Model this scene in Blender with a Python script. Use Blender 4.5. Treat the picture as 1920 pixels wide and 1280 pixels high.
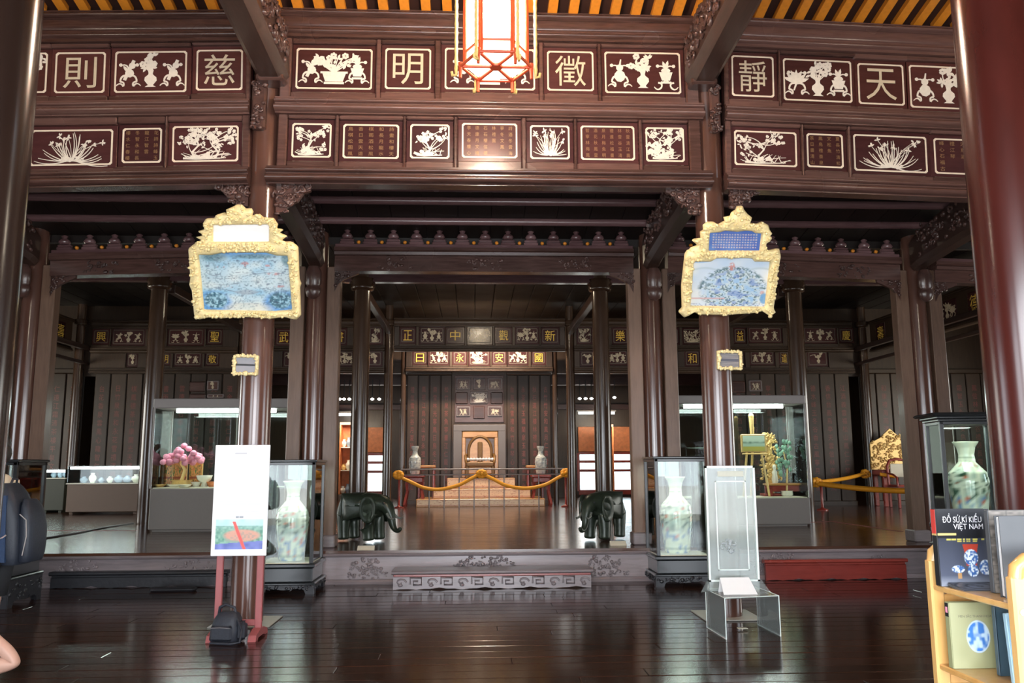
import bpy, bmesh, math, random
import numpy as np
from mathutils import Vector, Matrix, Euler
random.seed(7)
for _o in list(bpy.data.objects): bpy.data.objects.remove(_o)
SC = bpy.context.scene
COL = SC.collection
R = math.radians
# ---------------------------------------------------------------- camera
CAM = Vector((-0.161, -8.535, 1.511)); YAW, PITCH, ROLL, FPX = 0.0466, 0.1486, 0.005, 1550.0
_fw = Vector((math.sin(YAW)*math.cos(PITCH), math.cos(YAW)*math.cos(PITCH), math.sin(PITCH)))
_r0 = Vector((math.cos(YAW), -math.sin(YAW), 0)); _u0 = _r0.cross(_fw)
_ri = _r0*math.cos(ROLL) - _u0*math.sin(ROLL); _up = _r0*math.sin(ROLL) + _u0*math.cos(ROLL)
cd = bpy.data.cameras.new('camera'); cam = bpy.data.objects.new('camera', cd); COL.objects.link(cam)
cd.sensor_width = 36; cd.lens = FPX/1920*36; cd.clip_start = .05; cd.clip_end = 400
cam.matrix_world = Matrix(((_ri.x, _up.x, -_fw.x, CAM.x), (_ri.y, _up.y, -_fw.y, CAM.y), (_ri.z, _up.z, -_fw.z, CAM.z), (0, 0, 0, 1)))
SC.camera = cam
# ---------------------------------------------------------------- world, lights, exposure
SC.view_settings.view_transform = 'Standard'; SC.view_settings.look = 'None'
SC.view_settings.gamma = 1; SC.view_settings.use_curve_mapping = False
SC.view_settings.exposure = 0.72
w = bpy.data.worlds.new('sky'); SC.world = w; w.use_nodes = True
_bg = w.node_tree.nodes['Background']; _bg.inputs[0].default_value = (.80, .90, 1.0, 1); _bg.inputs[1].default_value = 3.2
def lamp(name, kind, loc, power, color=(1, 1, 1), rot=(0, 0, 0), size=None, size_y=None, radius=None, portal=False):
    d = bpy.data.lights.new(name, kind); o = bpy.data.objects.new(name, d); COL.objects.link(o)
    d.energy = power; d.color = color; o.location = loc; o.rotation_euler = rot
    if size: d.shape = 'RECTANGLE'; d.size = size; d.size_y = size_y or size
    if radius is not None: d.shadow_soft_size = radius
    if portal: d.cycles.is_portal = True
    return o
sun = lamp('sun', 'SUN', (0, -30, 30), 5.0, (1, .95, .86), (R(38), 0, R(24))); sun.data.angle = R(.6)
# daylight coming in by the three open front bays behind the viewer
for x0, x1 in ((-1.95, 1.95), (-5.9, -2.85), (2.85, 5.9)):
    lamp('front_daylight', 'AREA', ((x0+x1)/2, -9.6, 1.75), (290 if x0 > -2.5 and x1 < 2.5 else 85), (.93, .95, 1.0), (R(90), 0, 0), x1-x0, 3.1)
# daylight through the tall windows of both side walls and of the rear room
for s in (-1, 1):
    lamp('side_daylight', 'AREA', (s*14.3, 7.5, 2.3), 105, (1, .86, .60), (0, R(90*s), 0), 2.6, 5.0)
    lamp('side_daylight', 'AREA', (s*14.3, -2.5, 2.3), 60, (.95, .97, 1), (0, R(90*s), 0), 2.6, 5.0)
lamp('rear_daylight', 'AREA', (0, 19.6, 2.4), 60, (1, .97, .9), (R(-90), 0, 0), 8, 2.4)
# added warm fill for the front hall, unseen left and right of the frame
for x, y in ((-5.6, -4.2), (5.6, -4.2)):
    lamp('front_hall_fill', 'POINT', (x, y, 4.6), 60, (1, .86, .66), radius=.25)
lamp('lantern_light', 'POINT', (-.02, -2.45, 4.95), 400, (1, .84, .64), radius=.16)
# added fill lamps for the throne and the middle hall, kept out of sight
lamp('throne_fill', 'AREA', (0, 13.75, 5.45), 190, (1, .84, .66), (R(14), 0, 0), 2.4, .3)
lamp('middle_hall_fill', 'POINT', (0, 8.7, 5.58), 62, (1, .82, .58), radius=.06)
# ---------------------------------------------------------------- projection of measured points onto real planes
def _ray(px, py):
    return _fw + _ri*((px-960)/FPX) - _up*((py-640)/FPX)
def PY(px, py, Y):
    d = _ray(px, py); return CAM + d*((Y-CAM.y)/d.y)
def PZ(px, py, Z):
    d = _ray(px, py); return CAM + d*((Z-CAM.z)/d.z)
HP, YF, YA, YB, YC, YD, YE = .423, 2.60, 0.0, 3.18, 7.86, 13.2, 15.9
AX = 2.385; BX = 6.2
# ---------------------------------------------------------------- materials
def nt(name):
    m = bpy.data.materials.new(name); m.use_nodes = True
    n = m.node_tree; b = n.nodes['Principled BSDF']; return m, n, b
def plain(name, c, rough=.5, metal=0, spec=.5, var=.12, scale=18, bump=0, coat=0):
    m, n, b = nt(name)
    b.inputs['Roughness'].default_value = rough; b.inputs['Metallic'].default_value = metal
    b.inputs['Specular IOR Level'].default_value = spec; b.inputs['Coat Weight'].default_value = coat
    b.inputs['Coat Roughness'].default_value = .12
    tc = n.nodes.new('ShaderNodeTexCoord'); ns = n.nodes.new('ShaderNodeTexNoise')
    ns.inputs['Scale'].default_value = scale; ns.inputs['Detail'].default_value = 4
    n.links.new(tc.outputs['Object'], ns.inputs['Vector'])
    mx = n.nodes.new('ShaderNodeMix'); mx.data_type = 'RGBA'
    mx.inputs[6].default_value = (*[max(0, x*(1-var)) for x in c], 1); mx.inputs[7].default_value = (*[min(1, x*(1+var)) for x in c], 1)
    n.links.new(ns.outputs['Fac'], mx.inputs[0]); n.links.new(mx.outputs[2], b.inputs['Base Color'])
    if bump:
        bp = n.nodes.new('ShaderNodeBump'); bp.inputs['Strength'].default_value = bump; bp.inputs['Distance'].default_value = .01
        n.links.new(ns.outputs['Fac'], bp.inputs['Height']); n.links.new(bp.outputs[0], b.inputs['Normal'])
    return m
def wood(name, c1, c2, rough=.3, axis=0, stretch=14, scale=3.0, bump=.12, coat=.25, world=False):
    """lacquered timber, grain along the given axis"""
    m, n, b = nt(name)
    b.inputs['Roughness'].default_value = rough; b.inputs['Coat Weight'].default_value = coat; b.inputs['Coat Roughness'].default_value = .15
    tc = n.nodes.new('ShaderNodeTexCoord'); mp = n.nodes.new('ShaderNodeMapping')
    s = [stretch]*3; s[axis] = 1.0
    mp.inputs['Scale'].default_value = s
    n.links.new(tc.outputs['Object'], mp.inputs['Vector'])
    ns = n.nodes.new('ShaderNodeTexNoise'); ns.inputs['Scale'].default_value = scale; ns.inputs['Detail'].default_value = 6; ns.inputs['Roughness'].default_value = .6
    n.links.new(mp.outputs[0], ns.inputs['Vector'])
    n2 = n.nodes.new('ShaderNodeTexNoise'); n2.inputs['Scale'].default_value = 1.3; n.links.new(tc.outputs['Object'], n2.inputs['Vector'])
    oi = n.nodes.new('ShaderNodeObjectInfo')
    ad = n.nodes.new('ShaderNodeMath'); ad.operation = 'MULTIPLY_ADD'; ad.inputs[1].default_value = .35; n.links.new(oi.outputs['Random'], ad.inputs[0])
    ml = n.nodes.new('ShaderNodeMath'); ml.operation = 'MULTIPLY'; ml.inputs[1].default_value = .65; n.links.new(ns.outputs['Fac'], ml.inputs[0]); n.links.new(ml.outputs[0], ad.inputs[2])
    cr = n.nodes.new('ShaderNodeValToRGB'); cr.color_ramp.elements[0].position = .22; cr.color_ramp.elements[1].position = .72
    cr.color_ramp.elements[0].color = (*c1, 1); cr.color_ramp.elements[1].color = (*c2, 1)
    n.links.new(ad.outputs[0], cr.inputs[0]); n.links.new(cr.outputs[0], b.inputs['Base Color'])
    rr = n.nodes.new('ShaderNodeMapRange'); rr.inputs[3].default_value = rough*.75; rr.inputs[4].default_value = rough*1.3
    n.links.new(n2.outputs['Fac'], rr.inputs[0]); n.links.new(rr.outputs[0], b.inputs['Roughness'])
    if bump:
        bp = n.nodes.new('ShaderNodeBump'); bp.inputs['Strength'].default_value = bump; bp.inputs['Distance'].default_value = .006
        n.links.new(ns.outputs['Fac'], bp.inputs['Height']); n.links.new(bp.outputs[0], b.inputs['Normal'])
    return m
def emit(name, c, s):
    m, n, b = nt(name); b.inputs['Base Color'].default_value = (*c, 1); b.inputs['Emission Color'].default_value = (*c, 1); b.inputs['Emission Strength'].default_value = s
    return m
def painted(name, rough=.35, coat=0):
    m, n, b = nt(name); a = n.nodes.new('ShaderNodeAttribute'); a.attribute_name = 'Col'
    n.links.new(a.outputs['Color'], b.inputs['Base Color']); b.inputs['Roughness'].default_value = rough; b.inputs['Coat Weight'].default_value = coat
    return m
def glass(name, tint=(.93, .98, .96), ior=1.5, rough=.02, body=0, bodycol=(.85, .9, .88)):
    """thin sheet: see-through with a Fresnel reflection, and a little frosted body where asked"""
    m = bpy.data.materials.new(name); m.use_nodes = True; n = m.node_tree; n.nodes.clear()
    out = n.nodes.new('ShaderNodeOutputMaterial'); tr = n.nodes.new('ShaderNodeBsdfTransparent'); tr.inputs[0].default_value = (*tint, 1)
    gl = n.nodes.new('ShaderNodeBsdfGlossy'); gl.inputs['Roughness'].default_value = rough
    fr = n.nodes.new('ShaderNodeFresnel'); fr.inputs[0].default_value = ior
    mx = n.nodes.new('ShaderNodeMixShader'); n.links.new(fr.outputs[0], mx.inputs[0]); n.links.new(tr.outputs[0], mx.inputs[1]); n.links.new(gl.outputs[0], mx.inputs[2])
    last = mx
    if body:
        df = n.nodes.new('ShaderNodeBsdfDiffuse'); df.inputs[0].default_value = (*bodycol, 1)
        m2 = n.nodes.new('ShaderNodeMixShader'); m2.inputs[0].default_value = body
        n.links.new(mx.outputs[0], m2.inputs[1]); n.links.new(df.outputs[0], m2.inputs[2]); last = m2
    n.links.new(last.outputs[0], out.inputs[0]); return m
M = {}
M['frieze'] = wood('maroon_lacquered_wood', (.040, .018, .014), (.135, .069, .058), .25, 0, 10)
M['jamb'] = wood('grey_brown_jamb_wood', (.095, .052, .034), (.205, .120, .082), .38, 2, 10, coat=.04)
M['panelwood'] = wood('dark_panel_wood', (.035, .011, .012), (.080, .026, .026), .24, 0, 6)
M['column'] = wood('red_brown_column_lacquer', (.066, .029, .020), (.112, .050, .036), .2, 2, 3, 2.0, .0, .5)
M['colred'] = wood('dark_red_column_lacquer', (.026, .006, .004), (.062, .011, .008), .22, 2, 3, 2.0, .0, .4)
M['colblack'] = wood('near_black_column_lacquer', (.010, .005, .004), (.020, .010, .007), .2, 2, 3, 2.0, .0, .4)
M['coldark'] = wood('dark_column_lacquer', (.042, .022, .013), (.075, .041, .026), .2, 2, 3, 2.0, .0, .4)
M['beam'] = wood('dark_beam_wood', (.038, .016, .014), (.100, .046, .040), .32, 0, 10)
M['beamy'] = wood('dark_beam_wood_lengthwise', (.018, .009, .007), (.062, .032, .024), .34, 1, 10)
M['carve'] = wood('carved_wood', (.026, .012, .010), (.105, .052, .043), .32, 0, 3, 4)
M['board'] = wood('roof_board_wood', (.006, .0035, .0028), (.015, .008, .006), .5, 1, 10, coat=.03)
M['purlin'] = wood('purlin_wood', (.080, .038, .040), (.190, .105, .108), .24, 0, 12)
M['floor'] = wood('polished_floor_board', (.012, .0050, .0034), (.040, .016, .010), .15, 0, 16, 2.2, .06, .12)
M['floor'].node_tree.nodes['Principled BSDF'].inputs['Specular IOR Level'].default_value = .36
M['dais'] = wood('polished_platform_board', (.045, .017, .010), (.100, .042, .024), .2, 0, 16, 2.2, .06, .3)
M['riser'] = wood('grey_brown_riser_wood', (.130, .105, .108), (.290, .235, .240), .36, 0, 8)
M['wall'] = wood('dark_wall_board', (.026, .014, .008), (.068, .038, .022), .42, 2, 10, coat=.03)
M['orange'] = plain('orange_lacquered_rafter', (.72, .25, .025), .3, var=.2)
M['rafter_gap'] = plain('dark_roof_tile', (.030, .011, .008), .6)
M['shell'] = plain('shell_inlay', (.80, .72, .62), .25, var=.15, scale=30)
M['bone'] = plain('aged_bone_inlay', (.60, .50, .36), .3, var=.15)
M['gold'] = plain('gilt_wood', (.78, .52, .20), .38, .35, var=.25, scale=40, bump=.3)
M['goldchar'] = plain('gilt_character', (.95, .62, .10), .35, 0, var=.1)
M['inlay'] = plain('cream_border_inlay', (.78, .66, .52), .35, var=.12)
M['poem'] = plain('brass_poem_character', (.30, .17, .08), .35, .2, var=.1)
M['redchar'] = plain('red_poem_character', (.22, .055, .045), .4, var=.1)
M['print'] = painted('printed_picture', .4)
M['glaze'] = painted('painted_glaze', .12, .6)
M['mirrorpic'] = painted('reverse_painted_glass', .12, .4)
M['glass'] = glass('clear_display_glass')
M['acrylic'] = glass('clear_acrylic', (.96, .98, .98), 1.49, .03, .10)
M['frost'] = glass('frosted_acrylic', (.92, .97, .95), 1.65, .06, .30, (.52, .58, .55))
M['edge'] = plain('bright_acrylic_edge', (.74, .82, .78), .15, var=.05)
M['black'] = plain('black_lacquer', (.018, .020, .022), .28, var=.15, coat=.4)
M['ebony'] = plain('carved_ebony', (.022, .022, .026), .38, var=.2, bump=.3)
M['grey'] = plain('grey_cabinet_paint', (.19, .17, .155), .5, var=.04)
M['greylight'] = plain('light_grey_metal', (.30, .27, .26), .4, var=.04)
M['brownbox'] = plain('brown_cabinet_paint', (.155, .105, .080), .5, var=.04)
M['greenbox'] = plain('dark_green_cabinet_paint', (.045, .050, .035), .5, var=.05)
M['white'] = plain('white_board', (.80, .80, .82), .5, var=.01)
M['paper'] = plain('white_paper', (.82, .82, .82), .6, var=.02)
M['card'] = plain('cream_card', (.72, .66, .52), .6, var=.03)
M['redstand'] = plain('red_painted_stand', (.32, .085, .085), .42, var=.1)
M['redwood'] = wood('red_lacquer_wood', (.20, .025, .018), (.34, .055, .040), .28, 0, 8)
M['bagfab'] = plain('black_nylon', (.016, .018, .026), .6, var=.3, scale=60, bump=.2)
M['navy'] = plain('navy_nylon', (.015, .035, .085), .55, var=.25, scale=60, bump=.2)
M['navydark'] = plain('dark_navy_nylon', (.010, .014, .024), .55, var=.25, scale=60, bump=.2)
M['metal'] = plain('grey_rail_metal', (.24, .22, .22), .35, .5, var=.05)
M['rope'] = plain('orange_satin', (.86, .36, .02), .42, var=.12)
M['throne'] = wood('gilt_throne_wood', (.42, .17, .045), (.68, .36, .13), .35, 0, 5)
M['thronedark'] = plain('dark_gilt_carving', (.20, .10, .03), .4, .2, var=.3, bump=.4)
M['stepprint'] = painted('painted_throne_step', .4)
M['greypanel'] = plain('grey_throne_surround', (.20, .18, .185), .5, var=.05)
M['bronze'] = plain('green_black_bronze', (.026, .036, .024), .36, .2, var=.7, scale=22, bump=.08)
M['stone'] = plain('pale_stone_plinth', (.34, .33, .29), .45, var=.15)
M['pine'] = wood('varnished_pine', (.58, .30, .085), (.76, .46, .17), .32, 2, 7, 3, .05, .4)
M['skin'] = plain('skin', (.62, .36, .27), .5, var=.08)
M['shirt'] = plain('cream_shirt', (.66, .58, .44), .8, var=.06)
M['shorts'] = plain('black_shorts', (.012, .012, .014), .8, var=.2)
M['hair'] = plain('dark_hair', (.02, .014, .01), .5, var=.3)
M['silk'] = emit('lit_lantern_silk', (1, .90, .70), 5.5)
M['lred'] = plain('red_lantern_frame', (.60, .085, .03), .35, var=.15)
M['tassel'] = plain('yellow_bead_tassel', (.90, .60, .20), .5, var=.2, scale=60, bump=.4)
M['tube'] = emit('fluorescent_tube', (.92, 1, .97), 9)
M['down'] = emit('downlight_lens', (1, .98, .92), 8)
M['pink'] = plain('pink_blossom', (.80, .30, .42), .6, var=.25, scale=30)
M['porcelain'] = plain('white_porcelain', (.78, .74, .64), .15, var=.05)
M['orangepanel'] = plain('orange_display_panel', (.62, .20, .07), .5, var=.4, scale=9)
M['bluegrey'] = plain('blue_grey_porcelain', (.22, .28, .36), .2, var=.5, scale=25)
M['leafy'] = plain('garden_foliage', (.10, .20, .045), .6, var=.5, scale=3)
M['gravel'] = plain('pale_courtyard_paving', (.50, .47, .40), .8, var=.1)
M['lawn'] = plain('sunny_lawn', (.16, .26, .07), .8, var=.3)
# ---------------------------------------------------------------- mesh builder
SMALLWORK = {'flank_carving', 'beam_carving', 'bracket_carving', 'carved_back', 'openwork', 'carved_apron', 'pearl_band', 'hair'}
class MB:
    def __init__(s): s.v = []; s.f = []; s.mi = []; s.sm = []; s.col = None
    def add(s, vs, fs, mi=0, sm=False, M4=None):
        o = len(s.v)
        for p in vs:
            s.v.append(tuple(M4 @ Vector(p)) if M4 is not None else tuple(p))
        for f in fs: s.f.append([o+i for i in f]); s.mi.append(mi); s.sm.append(sm)
        return s
    def box(s, x0, x1, y0, y1, z0, z1, mi=0, M4=None):
        vs = [(x0, y0, z0), (x1, y0, z0), (x1, y1, z0), (x0, y1, z0), (x0, y0, z1), (x1, y0, z1), (x1, y1, z1), (x0, y1, z1)]
        return s.add(vs, [(0, 3, 2, 1), (4, 5, 6, 7), (0, 1, 5, 4), (1, 2, 6, 5), (2, 3, 7, 6), (3, 0, 4, 7)], mi, False, M4)
    def cbox(s, c, sz, mi=0, M4=None):
        x, y, z = c; a, b, h = sz[0]/2, sz[1]/2, sz[2]/2
        return s.box(x-a, x+a, y-b, y+b, z-h, z+h, mi, M4)
    def bbox(s, x0, x1, y0, y1, z0, z1, b=.01, mi=0, M4=None):
        """box with chamfered edges"""
        b = min(b, (x1-x0)/2.01, (y1-y0)/2.01, (z1-z0)/2.01)
        rings = []
        for z, k in ((z0, b), (z0+b, 0), (z1-b, 0), (z1, b)):
            X0, X1, Y0, Y1 = x0+k, x1-k, y0+k, y1-k
            rings.append([(X0+b, Y0, z), (X1-b, Y0, z), (X1, Y0+b, z), (X1, Y1-b, z), (X1-b, Y1, z), (X0+b, Y1, z), (X0, Y1-b, z), (X0, Y0+b, z)])
        vs = [p for r in rings for p in r]; fs = [tuple(range(7, -1, -1)), tuple(range(24, 32))]
        for r in range(3):
            for i in range(8):
                j = (i+1) % 8; fs.append((r*8+i, r*8+j, r*8+8+j, r*8+8+i))
        return s.add(vs, fs, mi, False, M4)
    def ring(s, rings, close=True, caps=True, mi=0, sm=True, M4=None):
        n = len(rings[0]); vs = [p for r in rings for p in r]; fs = []
        for r in range(len(rings)-1):
            for i in range(n if close else n-1):
                j = (i+1) % n; fs.append((r*n+i, r*n+j, (r+1)*n+j, (r+1)*n+i))
        s.add(vs, fs, mi, sm, M4)
        if caps and close:
            s.add(rings[0], [tuple(range(n-1, -1, -1))], mi, False, M4); s.add(rings[-1], [tuple(range(n))], mi, False, M4)
        return s
    def lathe(s, prof, n=20, c=(0, 0, 0), mi=0, sm=True, M4=None, caps=True):
        rings = [[(c[0]+r*math.cos(2*math.pi*i/n), c[1]+r*math.sin(2*math.pi*i/n), c[2]+z) for i in range(n)] for r, z in prof]
        return s.ring(rings, True, caps, mi, sm, M4)
    def tube(s, pts, r, n=8, mi=0, M4=None, sm=True, closed=False):
        pts = [Vector(p) for p in pts]; rs = r if isinstance(r, (list, tuple)) else [r]*len(pts)
        rings = []; prev = None
        for i, p in enumerate(pts):
            t = (pts[min(i+1, len(pts)-1)] - pts[max(i-1, 0)])
            if t.length < 1e-9: t = Vector((0, 0, 1))
            t.normalize()
            a = prev if prev is not None else (Vector((0, 0, 1)) if abs(t.z) < .9 else Vector((1, 0, 0)))
            u = (a - t*a.dot(t))
            if u.length < 1e-6: u = t.orthogonal()
            u.normalize(); w_ = t.cross(u); prev = u
            rings.append([tuple(p + (u*math.cos(2*math.pi*k/n) + w_*math.sin(2*math.pi*k/n))*rs[i]) for k in range(n)])
        return s.ring(rings, True, True, mi, sm, M4)
    def ell(s, c, r, n=8, m=6, mi=0, M4=None):
        vs = [(c[0], c[1], c[2]-r[2])]
        for j in range(1, m):
            ph = -math.pi/2 + math.pi*j/m
            for i in range(n):
                th = 2*math.pi*i/n; vs.append((c[0]+r[0]*math.cos(ph)*math.cos(th), c[1]+r[1]*math.cos(ph)*math.sin(th), c[2]+r[2]*math.sin(ph)))
        vs.append((c[0], c[1], c[2]+r[2])); fs = []
        for i in range(n): fs.append((0, 1+(i+1) % n, 1+i)); fs.append((len(vs)-1, len(vs)-1-n+i, len(vs)-1-n+(i+1) % n))
        for j in range(m-2):
            for i in range(n): a = 1+j*n+i; b = 1+j*n+(i+1) % n; fs.append((a, b, b+n, a+n))
        return s.add(vs, fs, mi, True, M4)
    def prism(s, poly, y0, y1, mi=0, M4=None):
        """2-D outline in x,z extruded along y"""
        n = len(poly); vs = [(x, y0, z) for x, z in poly] + [(x, y1, z) for x, z in poly]
        fs = [tuple(range(n)), tuple(range(2*n-1, n-1, -1))] + [(i, i+n, (i+1) % n + n, (i+1) % n) for i in range(n)]
        return s.add(vs, fs, mi, False, M4)
    def profx(s, prof, x0, x1, mi=0, M4=None):
        """moulding: outline in y,z run along x"""
        n = len(prof); vs = [(x0, y, z) for y, z in prof] + [(x1, y, z) for y, z in prof]
        fs = [tuple(range(n-1, -1, -1)), tuple(range(n, 2*n))] + [(i, (i+1) % n, (i+1) % n + n, i+n) for i in range(n)]
        return s.add(vs, fs, mi, False, M4)
    def build(s, name, mats, parent=None, loc=None, rot=None, bevel=0, smooth_all=False, auto=0):
        me = bpy.data.meshes.new(name); me.from_pydata(s.v, [], s.f)
        mats = mats if isinstance(mats, (list, tuple)) else [mats]
        for m in mats: me.materials.append(m)
        me.polygons.foreach_set('material_index', s.mi); me.polygons.foreach_set('use_smooth', [True]*len(s.f) if smooth_all else s.sm)
        me.update()
        bm = bmesh.new(); bm.from_mesh(me); bmesh.ops.recalc_face_normals(bm, faces=bm.faces); bm.to_mesh(me); bm.free()
        if auto:
            me.polygons.foreach_set('use_smooth', [True]*len(me.polygons)); me.set_sharp_from_angle(angle=R(auto))
        o = bpy.data.objects.new(name, me); COL.objects.link(o)
        if name.split('.')[0] in SMALLWORK: o['kind'] = 'stuff'
        if parent: o.parent = parent
        if loc is not None: o.location = loc
        if rot is not None: o.rotation_euler = rot
        if bevel:
            b = o.modifiers.new('bevel', 'BEVEL'); b.width = bevel; b.segments = 2; b.limit_method = 'ANGLE'; b.angle_limit = R(50)
        return o
def thing(name, label, cat, loc=(0, 0, 0), rot=(0, 0, 0), group=None):
    o = bpy.data.objects.new(name, None); COL.objects.link(o); o.location = loc; o.rotation_euler = rot; o.empty_display_size = .1
    return tag(o, label, cat, group)
def tag(o, label, cat, group=None):
    o['label'] = label; o['category'] = cat; o['kind'] = 'thing'
    if group: o['group'] = group
    return o
def struct(o, label=None):
    o['kind'] = 'structure'
    if label: o['label'] = label
    return o
def sgroup(name):
    o = bpy.data.objects.new(name, None); COL.objects.link(o); return struct(o)
def copy_tree(o, parent=None):
    c = o.copy(); COL.objects.link(c); c.parent = parent
    for ch in list(o.children): copy_tree(ch, c)
    return c
def share(o, name, parent, M4=None, loc=None, rot=None):
    c = bpy.data.objects.new(name, o.data); COL.objects.link(c); c.parent = parent
    if loc is not None: c.location = loc
    if rot is not None: c.rotation_euler = rot
    for md in o.modifiers:
        if md.type == 'BEVEL': b = c.modifiers.new('bevel', 'BEVEL'); b.width = md.width; b.segments = md.segments; b.limit_method = 'ANGLE'; b.angle_limit = md.angle_limit
    return c
# ---------------------------------------------------------------- flat painted sheets, lettering, inlay drawings
def colour_verts(me, cols):
    a = me.color_attributes.new('Col', 'FLOAT_COLOR', 'POINT')
    c = np.ones((len(me.vertices), 4), np.float32); c[:, :3] = cols; a.data.foreach_set('color', c.ravel())
def sheet(name, w_, h_, nx, ny, fn, mat, parent, loc=(0, 0, 0), rot=(0, 0, 0), thick=0):
    """painted sheet in local x,z facing -y, origin at its centre; fn(u,v)->rgb arrays with v up"""
    u, v = np.meshgrid(np.linspace(0, 1, nx), np.linspace(0, 1, ny))
    vs = np.stack([(u-.5)*w_, np.zeros_like(u), (v-.5)*h_], -1).reshape(-1, 3)
    fs = [(j*nx+i, j*nx+i+1, (j+1)*nx+i+1, (j+1)*nx+i) for j in range(ny-1) for i in range(nx-1)]
    me = bpy.data.meshes.new(name); me.from_pydata(vs.tolist(), [], fs); me.materials.append(mat)
    colour_verts(me, np.clip(fn(u.ravel(), v.ravel()), 0, 1)); me.update()
    o = bpy.data.objects.new(name, me); COL.objects.link(o); o.parent = parent; o.location = loc; o.rotation_euler = rot
    if thick:
        sd = o.modifiers.new('solid', 'SOLIDIFY'); sd.thickness = thick; sd.offset = -1
    return o
def vnoise(x, y, seed=0):
    xi, yi = np.floor(x).astype(int), np.floor(y).astype(int); xf, yf = x-xi, y-yi
    def h(a, b):
        n = (a*374761393 + b*668265263 + seed*982451653) & 0x7fffffff
        n = ((n ^ (n >> 13))*1274126177) & 0x7fffffff
        return ((n ^ (n >> 16)) & 0xffff)/65535.
    s = xf*xf*(3-2*xf); t = yf*yf*(3-2*yf)
    return (h(xi, yi)*(1-s)+h(xi+1, yi)*s)*(1-t) + (h(xi, yi+1)*(1-s)+h(xi+1, yi+1)*s)*t
def mixc(a, b, t): return np.asarray(a)*(1-t)[..., None] + np.asarray(b)*t[..., None]
def blob(u, v, cx, cy, rx, ry, soft=.25): return np.clip((1-((u-cx)/rx)**2-((v-cy)/ry)**2)/soft, 0, 1)
def lin(r, g, b): return tuple(((x/255+.055)/1.055)**2.4 if x > 10 else x/255/12.92 for x in (r, g, b))
_tcache = {}
def text_mesh(s, spacing=1.0):
    if (s, spacing) in _tcache: return _tcache[(s, spacing)]
    c = bpy.data.curves.new('lettering', 'FONT'); c.body = s; c.align_x = 'CENTER'; c.align_y = 'CENTER'; c.size = 1; c.space_line = spacing; c.resolution_u = 3
    o = bpy.data.objects.new('lettering', c)
    me = bpy.data.meshes.new_from_object(o); bpy.data.objects.remove(o)
    n = len(me.vertices); co = np.zeros(n*3, np.float32); me.vertices.foreach_get('co', co); co = co.reshape(-1, 3)
    fs = [list(p.vertices) for p in me.polygons]
    bpy.data.meshes.remove(me); _tcache[(s, spacing)] = (co, fs); return co, fs
def letter(name, s, w_, h_, mat, parent, loc=(0, 0, 0), rot=(0, 0, 0), spacing=1.0, bold=0, keep=False, thick=.003):
    """lettering in local x,z facing -y, stretched to w_ by h_ (or fitted inside)"""
    co, fs = text_mesh(s, spacing)
    if len(co) == 0: return None
    mn, mx = co.min(0), co.max(0); sx = w_/max(mx[0]-mn[0], 1e-6); sz = h_/max(mx[1]-mn[1], 1e-6)
    if keep: sx = sz = min(sx, sz)
    ctr = (mn+mx)/2
    vs = [((p[0]-ctr[0])*sx, 0, (p[1]-ctr[1])*sz) for p in co]
    me = bpy.data.meshes.new(name); me.from_pydata(vs, [], fs); me.materials.append(mat); me.update()
    o = bpy.data.objects.new(name, me); COL.objects.link(o); o.parent = parent; o.location = loc; o.rotation_euler = rot
    if len(s) > 1 or name == 'character': o['kind'] = 'stuff'
    return o
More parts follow.
